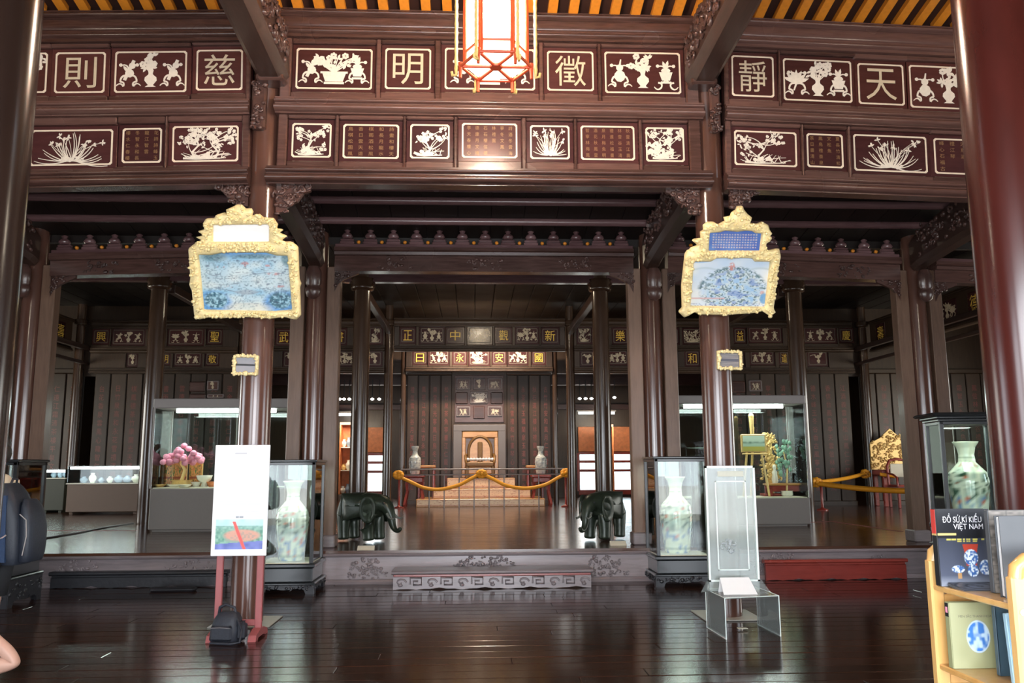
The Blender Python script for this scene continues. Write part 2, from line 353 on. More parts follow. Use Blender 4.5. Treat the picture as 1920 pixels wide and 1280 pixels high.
class Ink:
    """inlay drawing in unit square coordinates, x right and y up"""
    def __init__(s, asp=1.0): s.v = []; s.f = []; s.asp = asp
    def strip(s, pts, w0, w1=None):
        w1 = w0 if w1 is None else w1; n = len(pts); o = len(s.v); a = s.asp
        for i, (x, y) in enumerate(pts):
            q, p = pts[min(i+1, n-1)], pts[max(i-1, 0)]
            dx, dy = (q[0]-p[0])*a, q[1]-p[1]; L = math.hypot(dx, dy) or 1
            w_ = (w0+(w1-w0)*i/(n-1))/2
            s.v.append((x-dy/L*w_/a, y+dx/L*w_)); s.v.append((x+dy/L*w_/a, y-dx/L*w_))
        for i in range(n-1): s.f.append((o+2*i, o+2*i+1, o+2*i+3, o+2*i+2))
    def disc(s, x, y, r, n=8, sy=1.0):
        o = len(s.v)
        for k in range(n): s.v.append((x+r*math.cos(6.2832*k/n)/s.asp, y+r*sy*math.sin(6.2832*k/n)))
        s.f.append(tuple(range(o, o+n)))
    def leaf(s, x, y, ang, L, w_):
        o = len(s.v); c, t = math.cos(ang), math.sin(ang)
        for d, k in ((0, 0), (.35, .5), (.7, .4), (1, 0), (.7, -.4), (.35, -.5)):
            s.v.append((x+(c*d*L-t*k*w_)/s.asp, y+t*d*L+c*k*w_))
        s.f.append(tuple(range(o, o+6)))
    def arc(s, p0, p1, bend, w0, w1, n=7):
        pts = []
        for i in range(n):
            t = i/(n-1); x = p0[0]+(p1[0]-p0[0])*t; y = p0[1]+(p1[1]-p0[1])*t
            k = bend*4*t*(1-t); pts.append((x-(p1[1]-p0[1])*k/s.asp, y+(p1[0]-p0[0])*s.asp*k))
        s.strip(pts, w0, w1); return pts
    def poly(s, pts):
        o = len(s.v); s.v += [tuple(p) for p in pts]; s.f.append(tuple(range(o, o+len(pts))))
    def flower(s, x, y, r, n=5, a0=0):
        for k in range(n): a = a0+6.2832*k/n; s.disc(x+r*.62*math.cos(a)/s.asp, y+r*.62*math.sin(a), r*.45, 6)
    def build(s, name, w_, h_, mat, parent, loc, thick=.004):
        lift = [0.0]*len(s.v)      # each piece of shell a hair prouder than the last, so overlaps stay crisp
        for i, f in enumerate(s.f):
            for q in f: lift[q] = -i*1.2e-5
        vs = [((x-.5)*w_, lift[k], (y-.5)*h_) for k, (x, y) in enumerate(s.v)]
        me = bpy.data.meshes.new(name); me.from_pydata(vs, [], s.f); me.materials.append(mat); me.update()
        bm = bmesh.new(); bm.from_mesh(me)
        for f in bm.faces:
            f.normal_update()
            if f.normal.y > 0: f.normal_flip()
        bm.to_mesh(me); bm.free()
        o = bpy.data.objects.new(name, me); COL.objects.link(o); o.parent = parent; o.location = loc; o['kind'] = 'stuff'
        sd = o.modifiers.new('solid', 'SOLIDIFY'); sd.thickness = thick; sd.offset = -1
        return o
def draw_orchid(k, rn, base=.5):
    for i in range(23):
        t = -1+2*i/22+rn.uniform(-.05, .05); x1 = base+t*.47; y1 = .16+.74*(1-abs(t)**1.7)+rn.uniform(-.2, .08)
        k.arc((base+t*.08, .08), (x1, y1), rn.uniform(.03, .14)*(1 if t < 0 else -1), .034, .014)
    for i in range(9):
        x, y = base+rn.uniform(-.42, .42), rn.uniform(.5, .9); k.arc((base, .15), (x, y), rn.uniform(-.1, .1), .014, .010)
        for a in range(5): k.leaf(x, y, rn.uniform(0, 6.28), .10, .04)
    for i in range(14): k.disc(base+rn.uniform(-.16, .16), .10+rn.uniform(-.04, .10), .05, 7, .6)
def draw_tree(k, rn, two=False):
    k.strip([(.14, .07), (.35, .04), (.6, .05), (.84, .07)], .06, .02)
    wide = k.asp > 1.35
    trunks = [(.34, 1), (.66, -1)] if two else [(.42 if wide else .45, rn.choice((-1, 1)))]
    for bx, d in trunks:
        p = [(bx, .05), (bx-.06*d, .24), (bx+.05*d, .46), (bx+.0*d, .64)]; k.strip(p, .07, .03)
        for q in range(10):
            x0, y0 = p[rn.randrange(1, 4)]; x1, y1 = x0+rn.uniform(-.46, .46), y0+rn.uniform(.02, .40); x1 = min(.93, max(.07, x1)); y1 = min(.90, y1)
            k.arc((x0, y0), (x1, y1), rn.uniform(-.15, .15), .026, .014)
            for a in range(7):
                fx, fy = x1+rn.uniform(-.09, .09), y1+rn.uniform(-.10, .08)
                if rn.random() < .55: k.flower(fx, fy, .046, 5, rn.uniform(0, 1))
                else: k.leaf(fx, fy, rn.uniform(0, 6.28), .10, .045)
    for i in range(16):
        a = rn.uniform(.2, 2.95); k.arc((.5+rn.uniform(-.3, .3), .05), (.5+math.cos(a)*.46, .06+math.sin(a)*.26), .06, .028, .01, 5)
    for i in range(8): k.disc(.42+rn.uniform(-.16, .16), .12+rn.uniform(-.05, .08), .058, 8)
def draw_vase(k, rn, cx=.5, sc=1.0, basket=False):
    A = k.asp
    def X(d): return cx+d*sc/A
    if basket:
        k.poly([(X(-.30), .40), (X(-.22), .16), (X(.22), .16), (X(.30), .40)]); k.strip([(X(-.34), .40), (X(.34), .40)], .05); k.strip([(X(-.25), .12), (X(.25), .12)], .06)
    else:
        prof = [(.07, .54), (.05, .46), (.06, .42), (.14, .35), (.15, .27), (.09, .19), (.06, .15), (.13, .10)]
        for (r0, z0), (r1, z1) in zip(prof, prof[1:]): k.poly([(X(-r0), z0), (X(-r1), z1), (X(r1), z1), (X(r0), z0)])
    top = .40 if basket else .5
    for i in range(13 if basket else 9):
        x1 = cx+rn.uniform(-.36, .36)*sc/A*(1.5 if basket else .8); y1 = top+rn.uniform(.10, .45)
        k.arc((cx, top), (x1, y1), rn.uniform(-.12, .12), .028, .02)
        if rn.random() < .6: k.flower(x1, y1, .085*sc, 6, rn.uniform(0, 1))
        else:
            for a in range(5): k.leaf(x1, y1, rn.uniform(0, 6.28), .14*sc, .06*sc)
        k.leaf((cx+x1)/2, (top+y1)/2, rn.uniform(0, 3.1), .12, .06)
def draw_emblem(k, rn, cx):
    """a bound emblem with fluttering ribbons: scroll, gourd, flute, fan or censer"""
    A = k.asp; kd = rn.randrange(4); sg = rn.choice((-1, 1))
    X = lambda d: cx+d/A
    if kd == 0: k.disc(cx, .40, .14, 9, 1.1); k.disc(cx, .62, .09, 9); k.strip([(cx, .66), (X(.03), .84)], .05, .03)
    elif kd == 1: k.strip([(X(-.10*sg), .28), (X(.12*sg), .80)], .08); k.disc(X(.02), .46, .11, 9); k.disc(X(.08*sg), .66, .085, 8); k.leaf(X(-.02), .5, 2.2, .2, .08)
    elif kd == 2: k.poly([(X(-.17), .52), (X(-.10), .30), (X(.10), .30), (X(.17), .52)]); k.disc(cx, .56, .12, 8, .6); k.leaf(cx, .6, 1.3, .24, .08); k.leaf(cx, .6, 1.9, .22, .08); k.strip([(X(-.13), .25), (X(.13), .25)], .05)
    else:
        for a in range(7): k.leaf(X(-.02), .42, .35+a*.40, .34, .10)
        k.strip([(cx, .45), (X(-.08*sg), .22)], .05, .035); k.disc(cx, .44, .07, 8)
    for s in (-1, 1):
        p = k.arc((cx, .40), (X(s*.20), .24), .3*s*sg, .05, .04); k.arc(p[-1], (X(s*.12), .12), -.35*s, .045, .035); k.arc((X(s*.12), .12), (X(s*.30), .13), .35*s*sg, .045, .02)
        k.arc((cx, .56), (X(s*.21), .66), .3*s, .04, .025); k.disc(X(s*.20), .68, .045, 7)
def draw_trio(k, rn, basket=False):
    draw_vase(k, rn, .5, 1.0, basket); draw_emblem(k, rn, .17); draw_emblem(k, rn, .83)
HAN = '春山雲水月松竹梅蘭風花香清心和天明文光玉書道永安平日長遠古高德福壽康寧仁義禮智信金石鳥魚龍鳳江海秋冬夏雨雪霜林泉峰谷園亭樓台琴棋詩畫酒茶'
def poem_text(rn, cols, rows):
    lines = []
    heights = [rows if rn.random() < .5 else rn.randint(2, rows) for _ in range(cols)]; heights[0] = rows; heights[-1] = rows
    for r in range(rows):
        lines.append('\u3000'.join(rn.choice(HAN) if r < heights[c] else '\u3000' for c in range(cols)))
    return '\n'.join(lines)
def carve_lumps(mb, x0, x1, z0, z1, y, n, rn, inside=None, size=(.02, .05), depth=.03, mi=0):
    """undercut scrolls, leaves and bosses standing off a face that looks to -y"""
    for i in range(n):
        for _ in range(20):
            x, z = rn.uniform(x0, x1), rn.uniform(z0, z1)
            if inside is None or inside(x, z): break
        r = rn.uniform(*size)
        if rn.random() < .5:
            mb.ell((x, y, z), (r, depth*rn.uniform(.6, 1.2), r*rn.uniform(.5, 1)), 6, 4, mi)
        else:
            a0 = rn.uniform(0, 6.28); sg = rn.choice((-1, 1))
            pts = [(x+r*(1-t*.13)*math.cos(a0+sg*t*.8), y-depth*.5, z+r*(1-t*.13)*math.sin(a0+sg*t*.8)) for t in range(6)]
            mb.tube(pts, [r*.34]*5+[r*.5], 5, mi)
rn = random.Random(11)
# ================================================================ FLOOR, PLATFORM
fl = sgroup('floor')
MB().box(-14.6, 14.6, -10, YF+.2, -.14, -.034).build('subfloor', M['rafter_gap'], fl)
rows = 29; y0 = -3.6; pw = (YF+.05-y0)/rows
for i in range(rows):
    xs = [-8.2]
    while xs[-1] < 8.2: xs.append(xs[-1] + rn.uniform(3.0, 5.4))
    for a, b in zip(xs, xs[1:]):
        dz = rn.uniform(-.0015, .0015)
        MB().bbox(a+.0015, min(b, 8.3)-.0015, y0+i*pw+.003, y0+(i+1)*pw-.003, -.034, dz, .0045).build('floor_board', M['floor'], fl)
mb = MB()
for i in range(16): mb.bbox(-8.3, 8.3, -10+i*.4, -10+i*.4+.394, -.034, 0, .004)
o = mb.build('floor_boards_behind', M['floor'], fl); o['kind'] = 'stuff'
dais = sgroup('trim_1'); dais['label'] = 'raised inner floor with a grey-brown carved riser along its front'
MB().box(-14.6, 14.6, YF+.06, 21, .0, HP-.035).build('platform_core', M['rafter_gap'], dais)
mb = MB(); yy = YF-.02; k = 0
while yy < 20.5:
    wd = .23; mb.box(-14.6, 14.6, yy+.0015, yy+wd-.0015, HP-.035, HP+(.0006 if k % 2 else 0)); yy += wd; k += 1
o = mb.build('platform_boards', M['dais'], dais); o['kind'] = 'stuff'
for a, b in ((-8.2, -2.62), (-2.60, 2.60), (2.62, 8.2)):
    MB().bbox(a, b, YF, YF+.07, .055, HP-.075, .006).build('riser_board', M['riser'], dais)
    MB().profx([(YF-.05, HP-.036), (YF-.06, HP-.05), (YF-.05, HP-.07), (YF-.02, HP-.08), (YF+.05, HP-.08), (YF+.05, HP-.036)], a, b).build('nosing', M['riser'], dais)
    MB().profx([(YF-.03, 0.001), (YF-.035, .03), (YF-.02, .055), (YF+.05, .055), (YF+.05, .001)], a, b).build('foot_moulding', M['riser'], dais)
def arch_in(cx, hw, z0, h): return lambda x, z: (z-z0)/h < 1.05-((x-cx)/hw)**2
for cx, hw, n in ((-1.55, .30, 80), (0, .62, 190), (1.55, .36, 95), (-5.2, .4, 60), (-3.8, .55, 80), (3.9, .6, 90), (5.3, .3, 50)):
    mb = MB(); carve_lumps(mb, cx-hw, cx+hw, .07, .335, YF-.005, n, rn, arch_in(cx, hw, .06, .29), (.012, .028), .02)
    o = mb.build('riser_carving', M['riser'], dais); o['kind'] = 'stuff'
# ================================================================ ENVELOPE OF THE HALL, GARDEN
wl = sgroup('wall_left'); wr = sgroup('wall_right'); wf = sgroup('wall_front'); wb = sgroup('wall_back')
for s, g in ((-1, wl), (1, wr)):
    mb = MB()
    mb.box(s*14.7-.1, s*14.7+.1, -9.8, 20.5, 3.7, 7.4); mb.box(s*14.7-.1, s*14.7+.1, -9.8, 20.5, -.1, .9)
    for a, b in ((-9.8, -5.1), (.1, 4.9), (10.1, 20.5)): mb.box(s*14.7-.1, s*14.7+.1, a, b, .9, 3.7)
    mb.build('boarding', M['wall'], g)
mb = MB(); mb.box(-14.7, 14.7, -9.95, -9.75, 3.35, 7.2)
for a, b in ((-14.7, -5.95), (-2.8, -2.0), (2.0, 2.8), (5.95, 14.7)): mb.box(a, b, -9.95, -9.75, -.1, 3.35)
mb.build('boarding', M['wall'], wf)
g = struct(MB().box(-60, 60, -70, 60, -.62, -.6).build('ground', M['gravel']))
# ================================================================ ROOF
ce = sgroup('ceiling')
zr = PY(918, 30, -.2).z; slope = .20
mb = MB(); L = 4.4
def roofz(Y): return zr + slope*(-.2-Y)
for a, b in ((.2, -4.5),):
    vs = [(-8.3, a, roofz(a)+.075), (8.3, a, roofz(a)+.075), (8.3, b, roofz(b)+.075), (-8.3, b, roofz(b)+.075)]
    mb.add(vs + [(x, y, z+.08) for x, y, z in vs], [(0, 1, 2, 3), (7, 6, 5, 4), (0, 4, 5, 1), (2, 6, 7, 3), (1, 5, 6, 2), (0, 3, 7, 4)])
mb.build('roof_boards', M['rafter_gap'], ce)
first = None
for i in range(-32, 33):
    if first is None:
        mb = MB(); w2 = .05
        for q in range(7):      # painted in short lengths between the tile battens
            ya, yb = -q*.6, -(q+1)*.6+.008
            vs = [(sx*w2, y, slope*-y+dz) for y in (ya, yb) for sx in (-1, 1) for dz in (0, .07)]
            mb.add(vs, [(0, 2, 3, 1), (4, 5, 7, 6), (0, 4, 6, 2), (1, 3, 7, 5), (0, 1, 5, 4), (2, 6, 7, 3)])
        first = mb.build('rafter', M['orange'], ce, (i*.227, -.12, zr+.0)); continue
    share(first, 'rafter', ce, loc=(i*.227, -.12, zr))
mb = MB()
zb = roofz(-4.5)
vs = [(-14.7, -4.4, zb), (14.7, -4.4, zb), (14.7, -9.9, zb-1.0), (-14.7, -9.9, zb-1.0)]
mb.add(vs + [(x, y, z+.1) for x, y, z in vs], [(0, 1, 2, 3), (7, 6, 5, 4), (0, 4, 5, 1), (2, 6, 7, 3), (1, 5, 6, 2), (0, 3, 7, 4)])
mb.box(8.2, 14.7, -4.6, 3.3, zr+.3, zr+.4).box(-14.7, -8.2, -4.6, 3.3, zr+.3, zr+.4)
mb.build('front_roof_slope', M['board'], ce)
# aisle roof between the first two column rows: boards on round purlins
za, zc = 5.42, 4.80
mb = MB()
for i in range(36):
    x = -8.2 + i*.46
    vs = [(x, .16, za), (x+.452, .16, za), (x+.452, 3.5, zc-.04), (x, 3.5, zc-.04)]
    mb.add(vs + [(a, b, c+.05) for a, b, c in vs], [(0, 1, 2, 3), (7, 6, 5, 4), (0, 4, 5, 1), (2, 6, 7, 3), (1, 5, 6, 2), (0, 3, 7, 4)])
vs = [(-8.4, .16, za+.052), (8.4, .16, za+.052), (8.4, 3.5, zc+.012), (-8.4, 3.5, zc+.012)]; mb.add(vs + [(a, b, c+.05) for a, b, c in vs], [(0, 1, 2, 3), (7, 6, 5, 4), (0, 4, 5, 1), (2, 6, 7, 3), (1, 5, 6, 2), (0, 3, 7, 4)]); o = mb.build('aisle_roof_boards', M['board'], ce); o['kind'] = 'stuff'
for py in (353, 377, 415):
    # purlins lie under the boards; find where the sight line at this height meets them
    best = None
    for q in range(200):
        Y = .3+q*.015; z = PY(900, py, Y).z; zz = za+(zc-za)*(Y-.16)/3.3-.055
        if best is None or abs(z-zz) < best[0]: best = (abs(z-zz), Y, zz)
    for a, b in ((-7.9, -2.42), (-2.36, 2.36), (2.42, 7.9)):
        MB().tube([(a, best[1], best[2]), (b, best[1], best[2])], .055, 10).build('purlin', M['purlin'], ce)
mb = MB()
for i in range(63): x = -14.7+i*.47; mb.bbox(x, x+.462, 3.3, 20.6, 5.72, 5.8, .01)
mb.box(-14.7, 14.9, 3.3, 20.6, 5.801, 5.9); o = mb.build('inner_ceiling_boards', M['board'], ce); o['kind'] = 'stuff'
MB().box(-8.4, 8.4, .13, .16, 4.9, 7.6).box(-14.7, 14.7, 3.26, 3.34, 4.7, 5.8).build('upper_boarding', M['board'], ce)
# ================================================================ COLUMNS
def column(label, x, y, r0, r1, z0, z1, mat, cap=None, group=None, plinth=0):
    t = thing('column', label, 'column', (x, y, z0), group=group)
    MB().lathe([(r0, 0), (r0*1.01, .3), (r0*.99, (z1-z0)*.5), (r1, z1-z0)], 28).build('shaft', mat, t)
    if cap:
        zc_, rc, hc = cap
        MB().lathe([(r1*.98, zc_-z0-hc), (rc*.85, zc_-z0-hc+.02), (rc*.95, zc_-z0-hc*.7), (rc*.86, zc_-z0-hc*.62), (rc, zc_-z0-hc*.35), (rc*.9, zc_-z0-hc*.22), (rc*.98, zc_-z0-hc*.05), (rc*.7, zc_-z0), (r1*.8, zc_-z0+.02)], 28).build('capital', M['coldark'], t)
    if plinth:
        MB().bbox(-plinth, plinth, -plinth, plinth, .0015-z0, .014-z0, .004).build('plinth_stone', M['stone'], t)
    return t
for s, wd in ((-1, 'left'), (1, 'right')):
    lab = 'tall round lacquered column behind the white information board' if s < 0 else 'tall round lacquered column behind the clear acrylic stand'
    column(lab, s*AX, 0, .158, .142, 0, 6.95, M['column'], plinth=.29)
column('outer front column beyond the left end of the front frieze', -6.22, 0, .158, .142, 0, 6.95, M['column'])
column('outer front column beyond the right end of the front frieze', 6.22, 0, .158, .142, 0, 6.95, M['column'])
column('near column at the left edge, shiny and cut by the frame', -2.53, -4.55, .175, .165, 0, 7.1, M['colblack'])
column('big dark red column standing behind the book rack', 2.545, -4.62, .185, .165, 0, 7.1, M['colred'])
for s in (-1, 1):
    wd = 'left' if s < 0 else 'right'
    for x, r, lab in ((s*2.40, .155, 'step-edge column with two square jambs, by the %s elephant' % wd), (s*6.35, .155, 'outer step-edge column with square jambs at the %s of the hall' % wd)):
        t = column(lab, x, YB, r, r*.93, HP, 5.2, M['column'])
        for q in (-1, 1):
            MB().bbox(q*.250-.095, q*.250+.095, -.13, .05, .0, 3.9, .012).build('jamb', M['jamb'], t)
            MB().bbox(q*.250-.118, q*.250+.118, -.20, .08, .0, .165, .015).build('jamb_plinth', M['riser'], t)
    for x, lab in ((s*2.40, 'round column with ring capital just behind the %s elephant' % wd), (s*6.4, 'round ring-capital column standing behind the %s display cabinet' % wd)):
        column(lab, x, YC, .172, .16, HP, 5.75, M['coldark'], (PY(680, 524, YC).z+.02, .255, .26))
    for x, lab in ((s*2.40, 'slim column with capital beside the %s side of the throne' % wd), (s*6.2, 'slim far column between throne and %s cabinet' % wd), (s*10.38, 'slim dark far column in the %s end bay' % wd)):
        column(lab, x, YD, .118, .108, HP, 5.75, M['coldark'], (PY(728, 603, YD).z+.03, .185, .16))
    column('thin rear post at the %s end of the throne wall' % wd, s*2.17, 15.1, .075, .07, HP, 5.75, M['coldark'])
# ================================================================ CARVED FRIEZE OF THE FRONT ROW
def rollprof(segs, back):
    """moulding outline built from flats and rounded rolls: ('f', depth, z0, z1) or ('r', depth, bulge, z0, z1)"""
    pts = [(back, segs[0][-2])]
    for sgm in segs:
        if sgm[0] == 'f': pts += [(-sgm[1], sgm[2]), (-sgm[1], sgm[3])]
        else:
            _, d, bl, a, b = sgm
            pts += [(-d-bl*math.sin(math.pi*i/10), (a+b)/2-(b-a)/2*math.cos(math.pi*i/10)) for i in range(11)]
    return pts + [(back, segs[-1][-1])]
def mould(z0, z1, d, back=.12):
    z = lambda u: z0+(z1-z0)*u
    return rollprof([('f', d*.3, z(0), z(.06)), ('r', d*.35, d*.65, z(.07), z(.50)), ('f', d*.5, z(.52), z(.60)), ('r', d*.5, d*.36, z(.61), z(.84)), ('f', d*.45, z(.86), z(1))], back)
def topbeam(z0, z1, d, back=.12):
    z = lambda u: z0+(z1-z0)*u
    return rollprof([('f', d*.35, z(0), z(.10)), ('r', d*.4, d*.35, z(.11), z(.27)), ('f', d*.45, z(.29), z(.34)), ('r', d*.45, d*.2, z(.35), z(.76)), ('r', d*.55, d*.45, z(.78), z(.95)), ('f', d*.8, z(.96), z(1))], back)
def frieze(name, label, Yp, xl, xr, lines, tiers, tilt=0, mats=None, cat='frieze', group=None, brackets=(), top=True):
    """lines: heights (picture rows at the frieze face) of top beam, rails ...; tiers: lists of panels (x0,y0,x1,y1,kind,arg)"""
    mt = mats or {}
    pin = xl if tilt > 0 else xr
    O = Vector((pin, Yp, 4.5)); E_ = Euler((0, tilt, 0)); T = Matrix.Translation(O) @ E_.to_matrix().to_4x4(); Ti = T.inverted()
    t = thing(name, label, cat, O, E_, group)
    X0, X1 = (0, xr-xl) if tilt > 0 else (xl-xr, 0)
    pxin = lines['px']
    def zl(py): return (Ti @ PY(pxin, py, Yp)).z
    wd = mt.get('wood', M['frieze'])
    for kind, ya, yb, d, e0, e1 in lines['rails']:
        z1_, z0_ = zl(ya), zl(yb)
        MB().profx((topbeam if kind == 'top' else mould)(z0_, z1_, d), X0-e0, X1+e1).build('rail', wd, t, auto=35)
    for (ya, yb), panels in tiers:
        z1_, z0_ = zl(ya), zl(yb)
        MB().box(X0, X1, .06, .12, z0_, z1_).build('backing', mt.get('panel', M['panelwood']), t)
        rects = []
        for p in panels:
            a = Ti @ PY(p[0], (p[1]+p[3])/2, Yp+.03); b = Ti @ PY(p[2], (p[1]+p[3])/2, Yp+.03)
            c = Ti @ PY((p[0]+p[2])/2, p[1], Yp+.03); d = Ti @ PY((p[0]+p[2])/2, p[3], Yp+.03)
            rects.append((a.x, b.x, d.z, c.z))
        m = .045
        edges = [X0] + [v for r in rects for v in (r[0]-m, r[1]+m)] + [X1]
        for i in range(0, len(edges), 2):
            if edges[i+1]-edges[i] > .01: MB().bbox(edges[i], edges[i+1], -.012, .07, z0_, z1_, .012).build('stile', wd, t)
        for p, (ra, rb, rc, rd) in zip(panels, rects):
            ra_, rb_ = max(ra-m, X0), min(rb+m, X1)
            if rd+m < z1_: MB().bbox(ra_, rb_, -.004, .06, rd+m, z1_, .012).build('cross_rail', wd, t)
            if rc-m > z0_: MB().bbox(ra_, rb_, -.004, .06, z0_, rc-m, .012).build('cross_rail', wd, t)
            cx, cz, pw_, ph = (ra+rb)/2, (rc+rd)/2, rb-ra, rd-rc
            pn = MB().bbox(-pw_/2-m, pw_/2+m, 0, .03, -ph/2-m, ph/2+m, .008).build('panel', mt.get('panel', M['panelwood']), t, (cx, .034, cz))
            bw = .017 if not mt.get('thin') else .022; br = MB(); kx, kz, ch = pw_/2-bw, ph/2-bw, .018
            outer = [(-kx+ch, -kz), (kx-ch, -kz), (kx, -kz+ch), (kx, kz-ch), (kx-ch, kz), (-kx+ch, kz), (-kx, kz-ch), (-kx, -kz+ch)]
            n_ = len(outer)
            oo = [(x*(1+bw/kx), z*(1+bw/kz)) for x, z in outer]
            vs = [(x, -.004, z) for x, z in outer] + [(x, -.004, z) for x, z in oo] + [(x, .002, z) for x, z in outer] + [(x, .002, z) for x, z in oo]
            br.add(vs, [(i, (i+1) % n_, (i+1) % n_+n_, i+n_) for i in range(n_)] + [(i, i+2*n_, (i+1) % n_+2*n_, (i+1) % n_) for i in range(n_)] + [(i+n_, (i+1) % n_+n_, (i+1) % n_+3*n_, i+3*n_) for i in range(n_)])
            br.build('border', mt.get('border', M['inlay']), pn)
            kind, arg = p[4], p[5] if len(p) > 5 else None
            y_ = -.0055
            if kind == 'char': letter('character', arg, pw_*.66, ph*.76, mt.get('char', M['bone']), pn, (0, y_, 0))
            elif kind == 'poem': letter('poem', poem_text(rn, *arg), pw_*.82, ph*.84, M['poem'], pn, (0, y_, 0), spacing=1.42)
            else:
                k = Ink(pw_/ph)
                if kind == 'orchid': draw_orchid(k, rn)
                elif kind == 'tree': draw_tree(k, rn, arg == 2)
                elif kind == 'trio': draw_trio(k, rn, arg == 'basket')
                elif kind == 'vase': draw_vase(k, rn, .55); k.arc((.05, .72), (.35, .8), .1, .05, .03)
                k.build('motif', pw_*.92, ph*.92, mt.get('motif', M['shell']), pn, (0, y_, 0))
    for bx0, bx1, by0, by1, flip in brackets:
        a = Ti @ PY(bx0, by0, Yp+.08); b = Ti @ PY(bx1, by1, Yp+.08)
        x0_, x1_, z1_, z0_ = a.x, b.x, a.z, b.z
        poly = [(x0_, z1_), (x0_, z0_), (x0_+(x1_-x0_)*.25, z0_+(z1_-z0_)*.08), (x0_+(x1_-x0_)*.4, z0_+(z1_-z0_)*.32), (x0_+(x1_-x0_)*.62, z0_+(z1_-z0_)*.42), (x0_+(x1_-x0_)*.8, z0_+(z1_-z0_)*.72), (x1_, z0_+(z1_-z0_)*.8), (x1_, z1_)]
        if flip: poly = [(x0_+x1_-x, z) for x, z in poly][::-1]
        mb = MB(); mb.prism(poly, .05, .10)
        sg = -1 if flip else 1
        ins = lambda x, z: (((x-x0_) if not flip else (x1_-x))/(x1_-x0_) < .25 + .75*max(0, (z-z0_)/(z1_-z0_))**.8)
        carve_lumps(mb, x0_, x1_, z0_, z1_, .05, 42, rn, ins, (.02, .045), .03)
        mb.build('corner_bracket', M['carve'], t)
    return t
xcL, xcR = PY(523, 200, -.15).x, PY(1311, 200, -.15).x
frieze('carved_frieze', 'middle two-tier frieze with shell-inlaid panels behind the lit lantern', -.16, xcL, xcR,
       dict(px=918, rails=[('top', 29, 77, .10, 0, .0), ('mid', 190, 219, .11, .03, .03), ('mid', 318, 350, .12, .09, .09)]),
       [((77, 190), [(555, 91, 698, 167, 'trio', 'basket'), (722, 91, 808, 167, 'char', '明'), (834, 91, 1003, 168, 'trio', 'basket'), (1026, 96, 1113, 170, 'char', '徵'), (1134, 98, 1276, 175, 'trio')]),
        ((219, 318), [(547, 231, 621, 295, 'tree'), (643, 233, 748, 297, 'poem', (5, 5)), (769, 233, 843, 297, 'tree'), (866, 231, 970, 296, 'poem', (6, 5)), (994, 235, 1068, 298, 'orchid'), (1089, 236, 1190, 300, 'poem', (6, 5)), (1211, 239, 1283, 303, 'tree', 2)])],
       brackets=[(520, 582, 348, 402, False), (1247, 1312, 352, 404, True)])
TL = R(1.65)
frieze('carved_frieze', 'two-tier shell-inlaid frieze of the left bay, left of the column', -.16, -5.95, PY(473, 200, -.16).x,
       dict(px=462, rails=[('top', 25, 78, .10, 0, 0), ('mid', 188, 215, .10, 0, 0), ('mid', 315, 347, .11, 0, 0)]),
       [((78, 188), [(-60, 100, 5, 176, 'char', '文'), (22, 99, 88, 174, 'vase'), (103, 98, 197, 174, 'char', '則'), (215, 96, 350, 173, 'trio'), (368, 93, 455, 169, 'char', '慈')]),
        ((215, 315), [(-60, 247, 38, 310, 'poem', (5, 5)), (57, 243, 211, 310, 'orchid'), (229, 240, 303, 305, 'poem', (4, 5)), (323, 236, 447, 303, 'tree', 2)])],
       tilt=-TL, brackets=[(403, 466, 346, 388, True)])
frieze('carved_frieze', 'two-tier shell-inlaid frieze of the right bay, right of the column', -.16, PY(1355, 210, -.16).x, 5.95,
       dict(px=1364, rails=[('top', 38, 88, .10, 0, 0), ('mid', 198, 226, .10, 0, 0), ('mid', 326, 356, .11, 0, 0)]),
       [((88, 198), [(1372, 105, 1451, 181, 'char', '靜'), (1469, 112, 1597, 190, 'trio'), (1609, 120, 1695, 196, 'char', '天'), (1706, 125, 1850, 204, 'trio')]),
        ((226, 326), [(1377, 246, 1494, 311, 'tree'), (1513, 251, 1581, 314, 'poem', (4, 5)), (1601, 254, 1738, 322, 'orchid'), (1752, 261, 1860, 327, 'poem', (5, 5))])],
       tilt=TL, brackets=[(1367, 1424, 355, 392, False)])
# hanging carved brackets on the fronts of the two columns, under the big longitudinal beams
for s, (px0, px1, py0, py1) in ((-1, (474, 497, 150, 242)), (1, (1329, 1352, 158, 248))):
    a = PY(px0, py0, -.2); b = PY(px1, py1, -.2); t = thing('column_bracket', 'narrow carved bracket high on the %s column' % ('information-board' if s < 0 else 'acrylic-stand'), 'bracket', (0, 0, 0))
    mb = MB(); mb.bbox(a.x, b.x, -.22, -.13, b.z, a.z, .02); o = mb.build('bracket_board', M['carve'], t)
    mb = MB(); carve_lumps(mb, a.x+.01, b.x-.01, b.z, a.z, -.22, 34, rn, None, (.02, .04), .03); mb.build('bracket_carving', M['carve'], t)
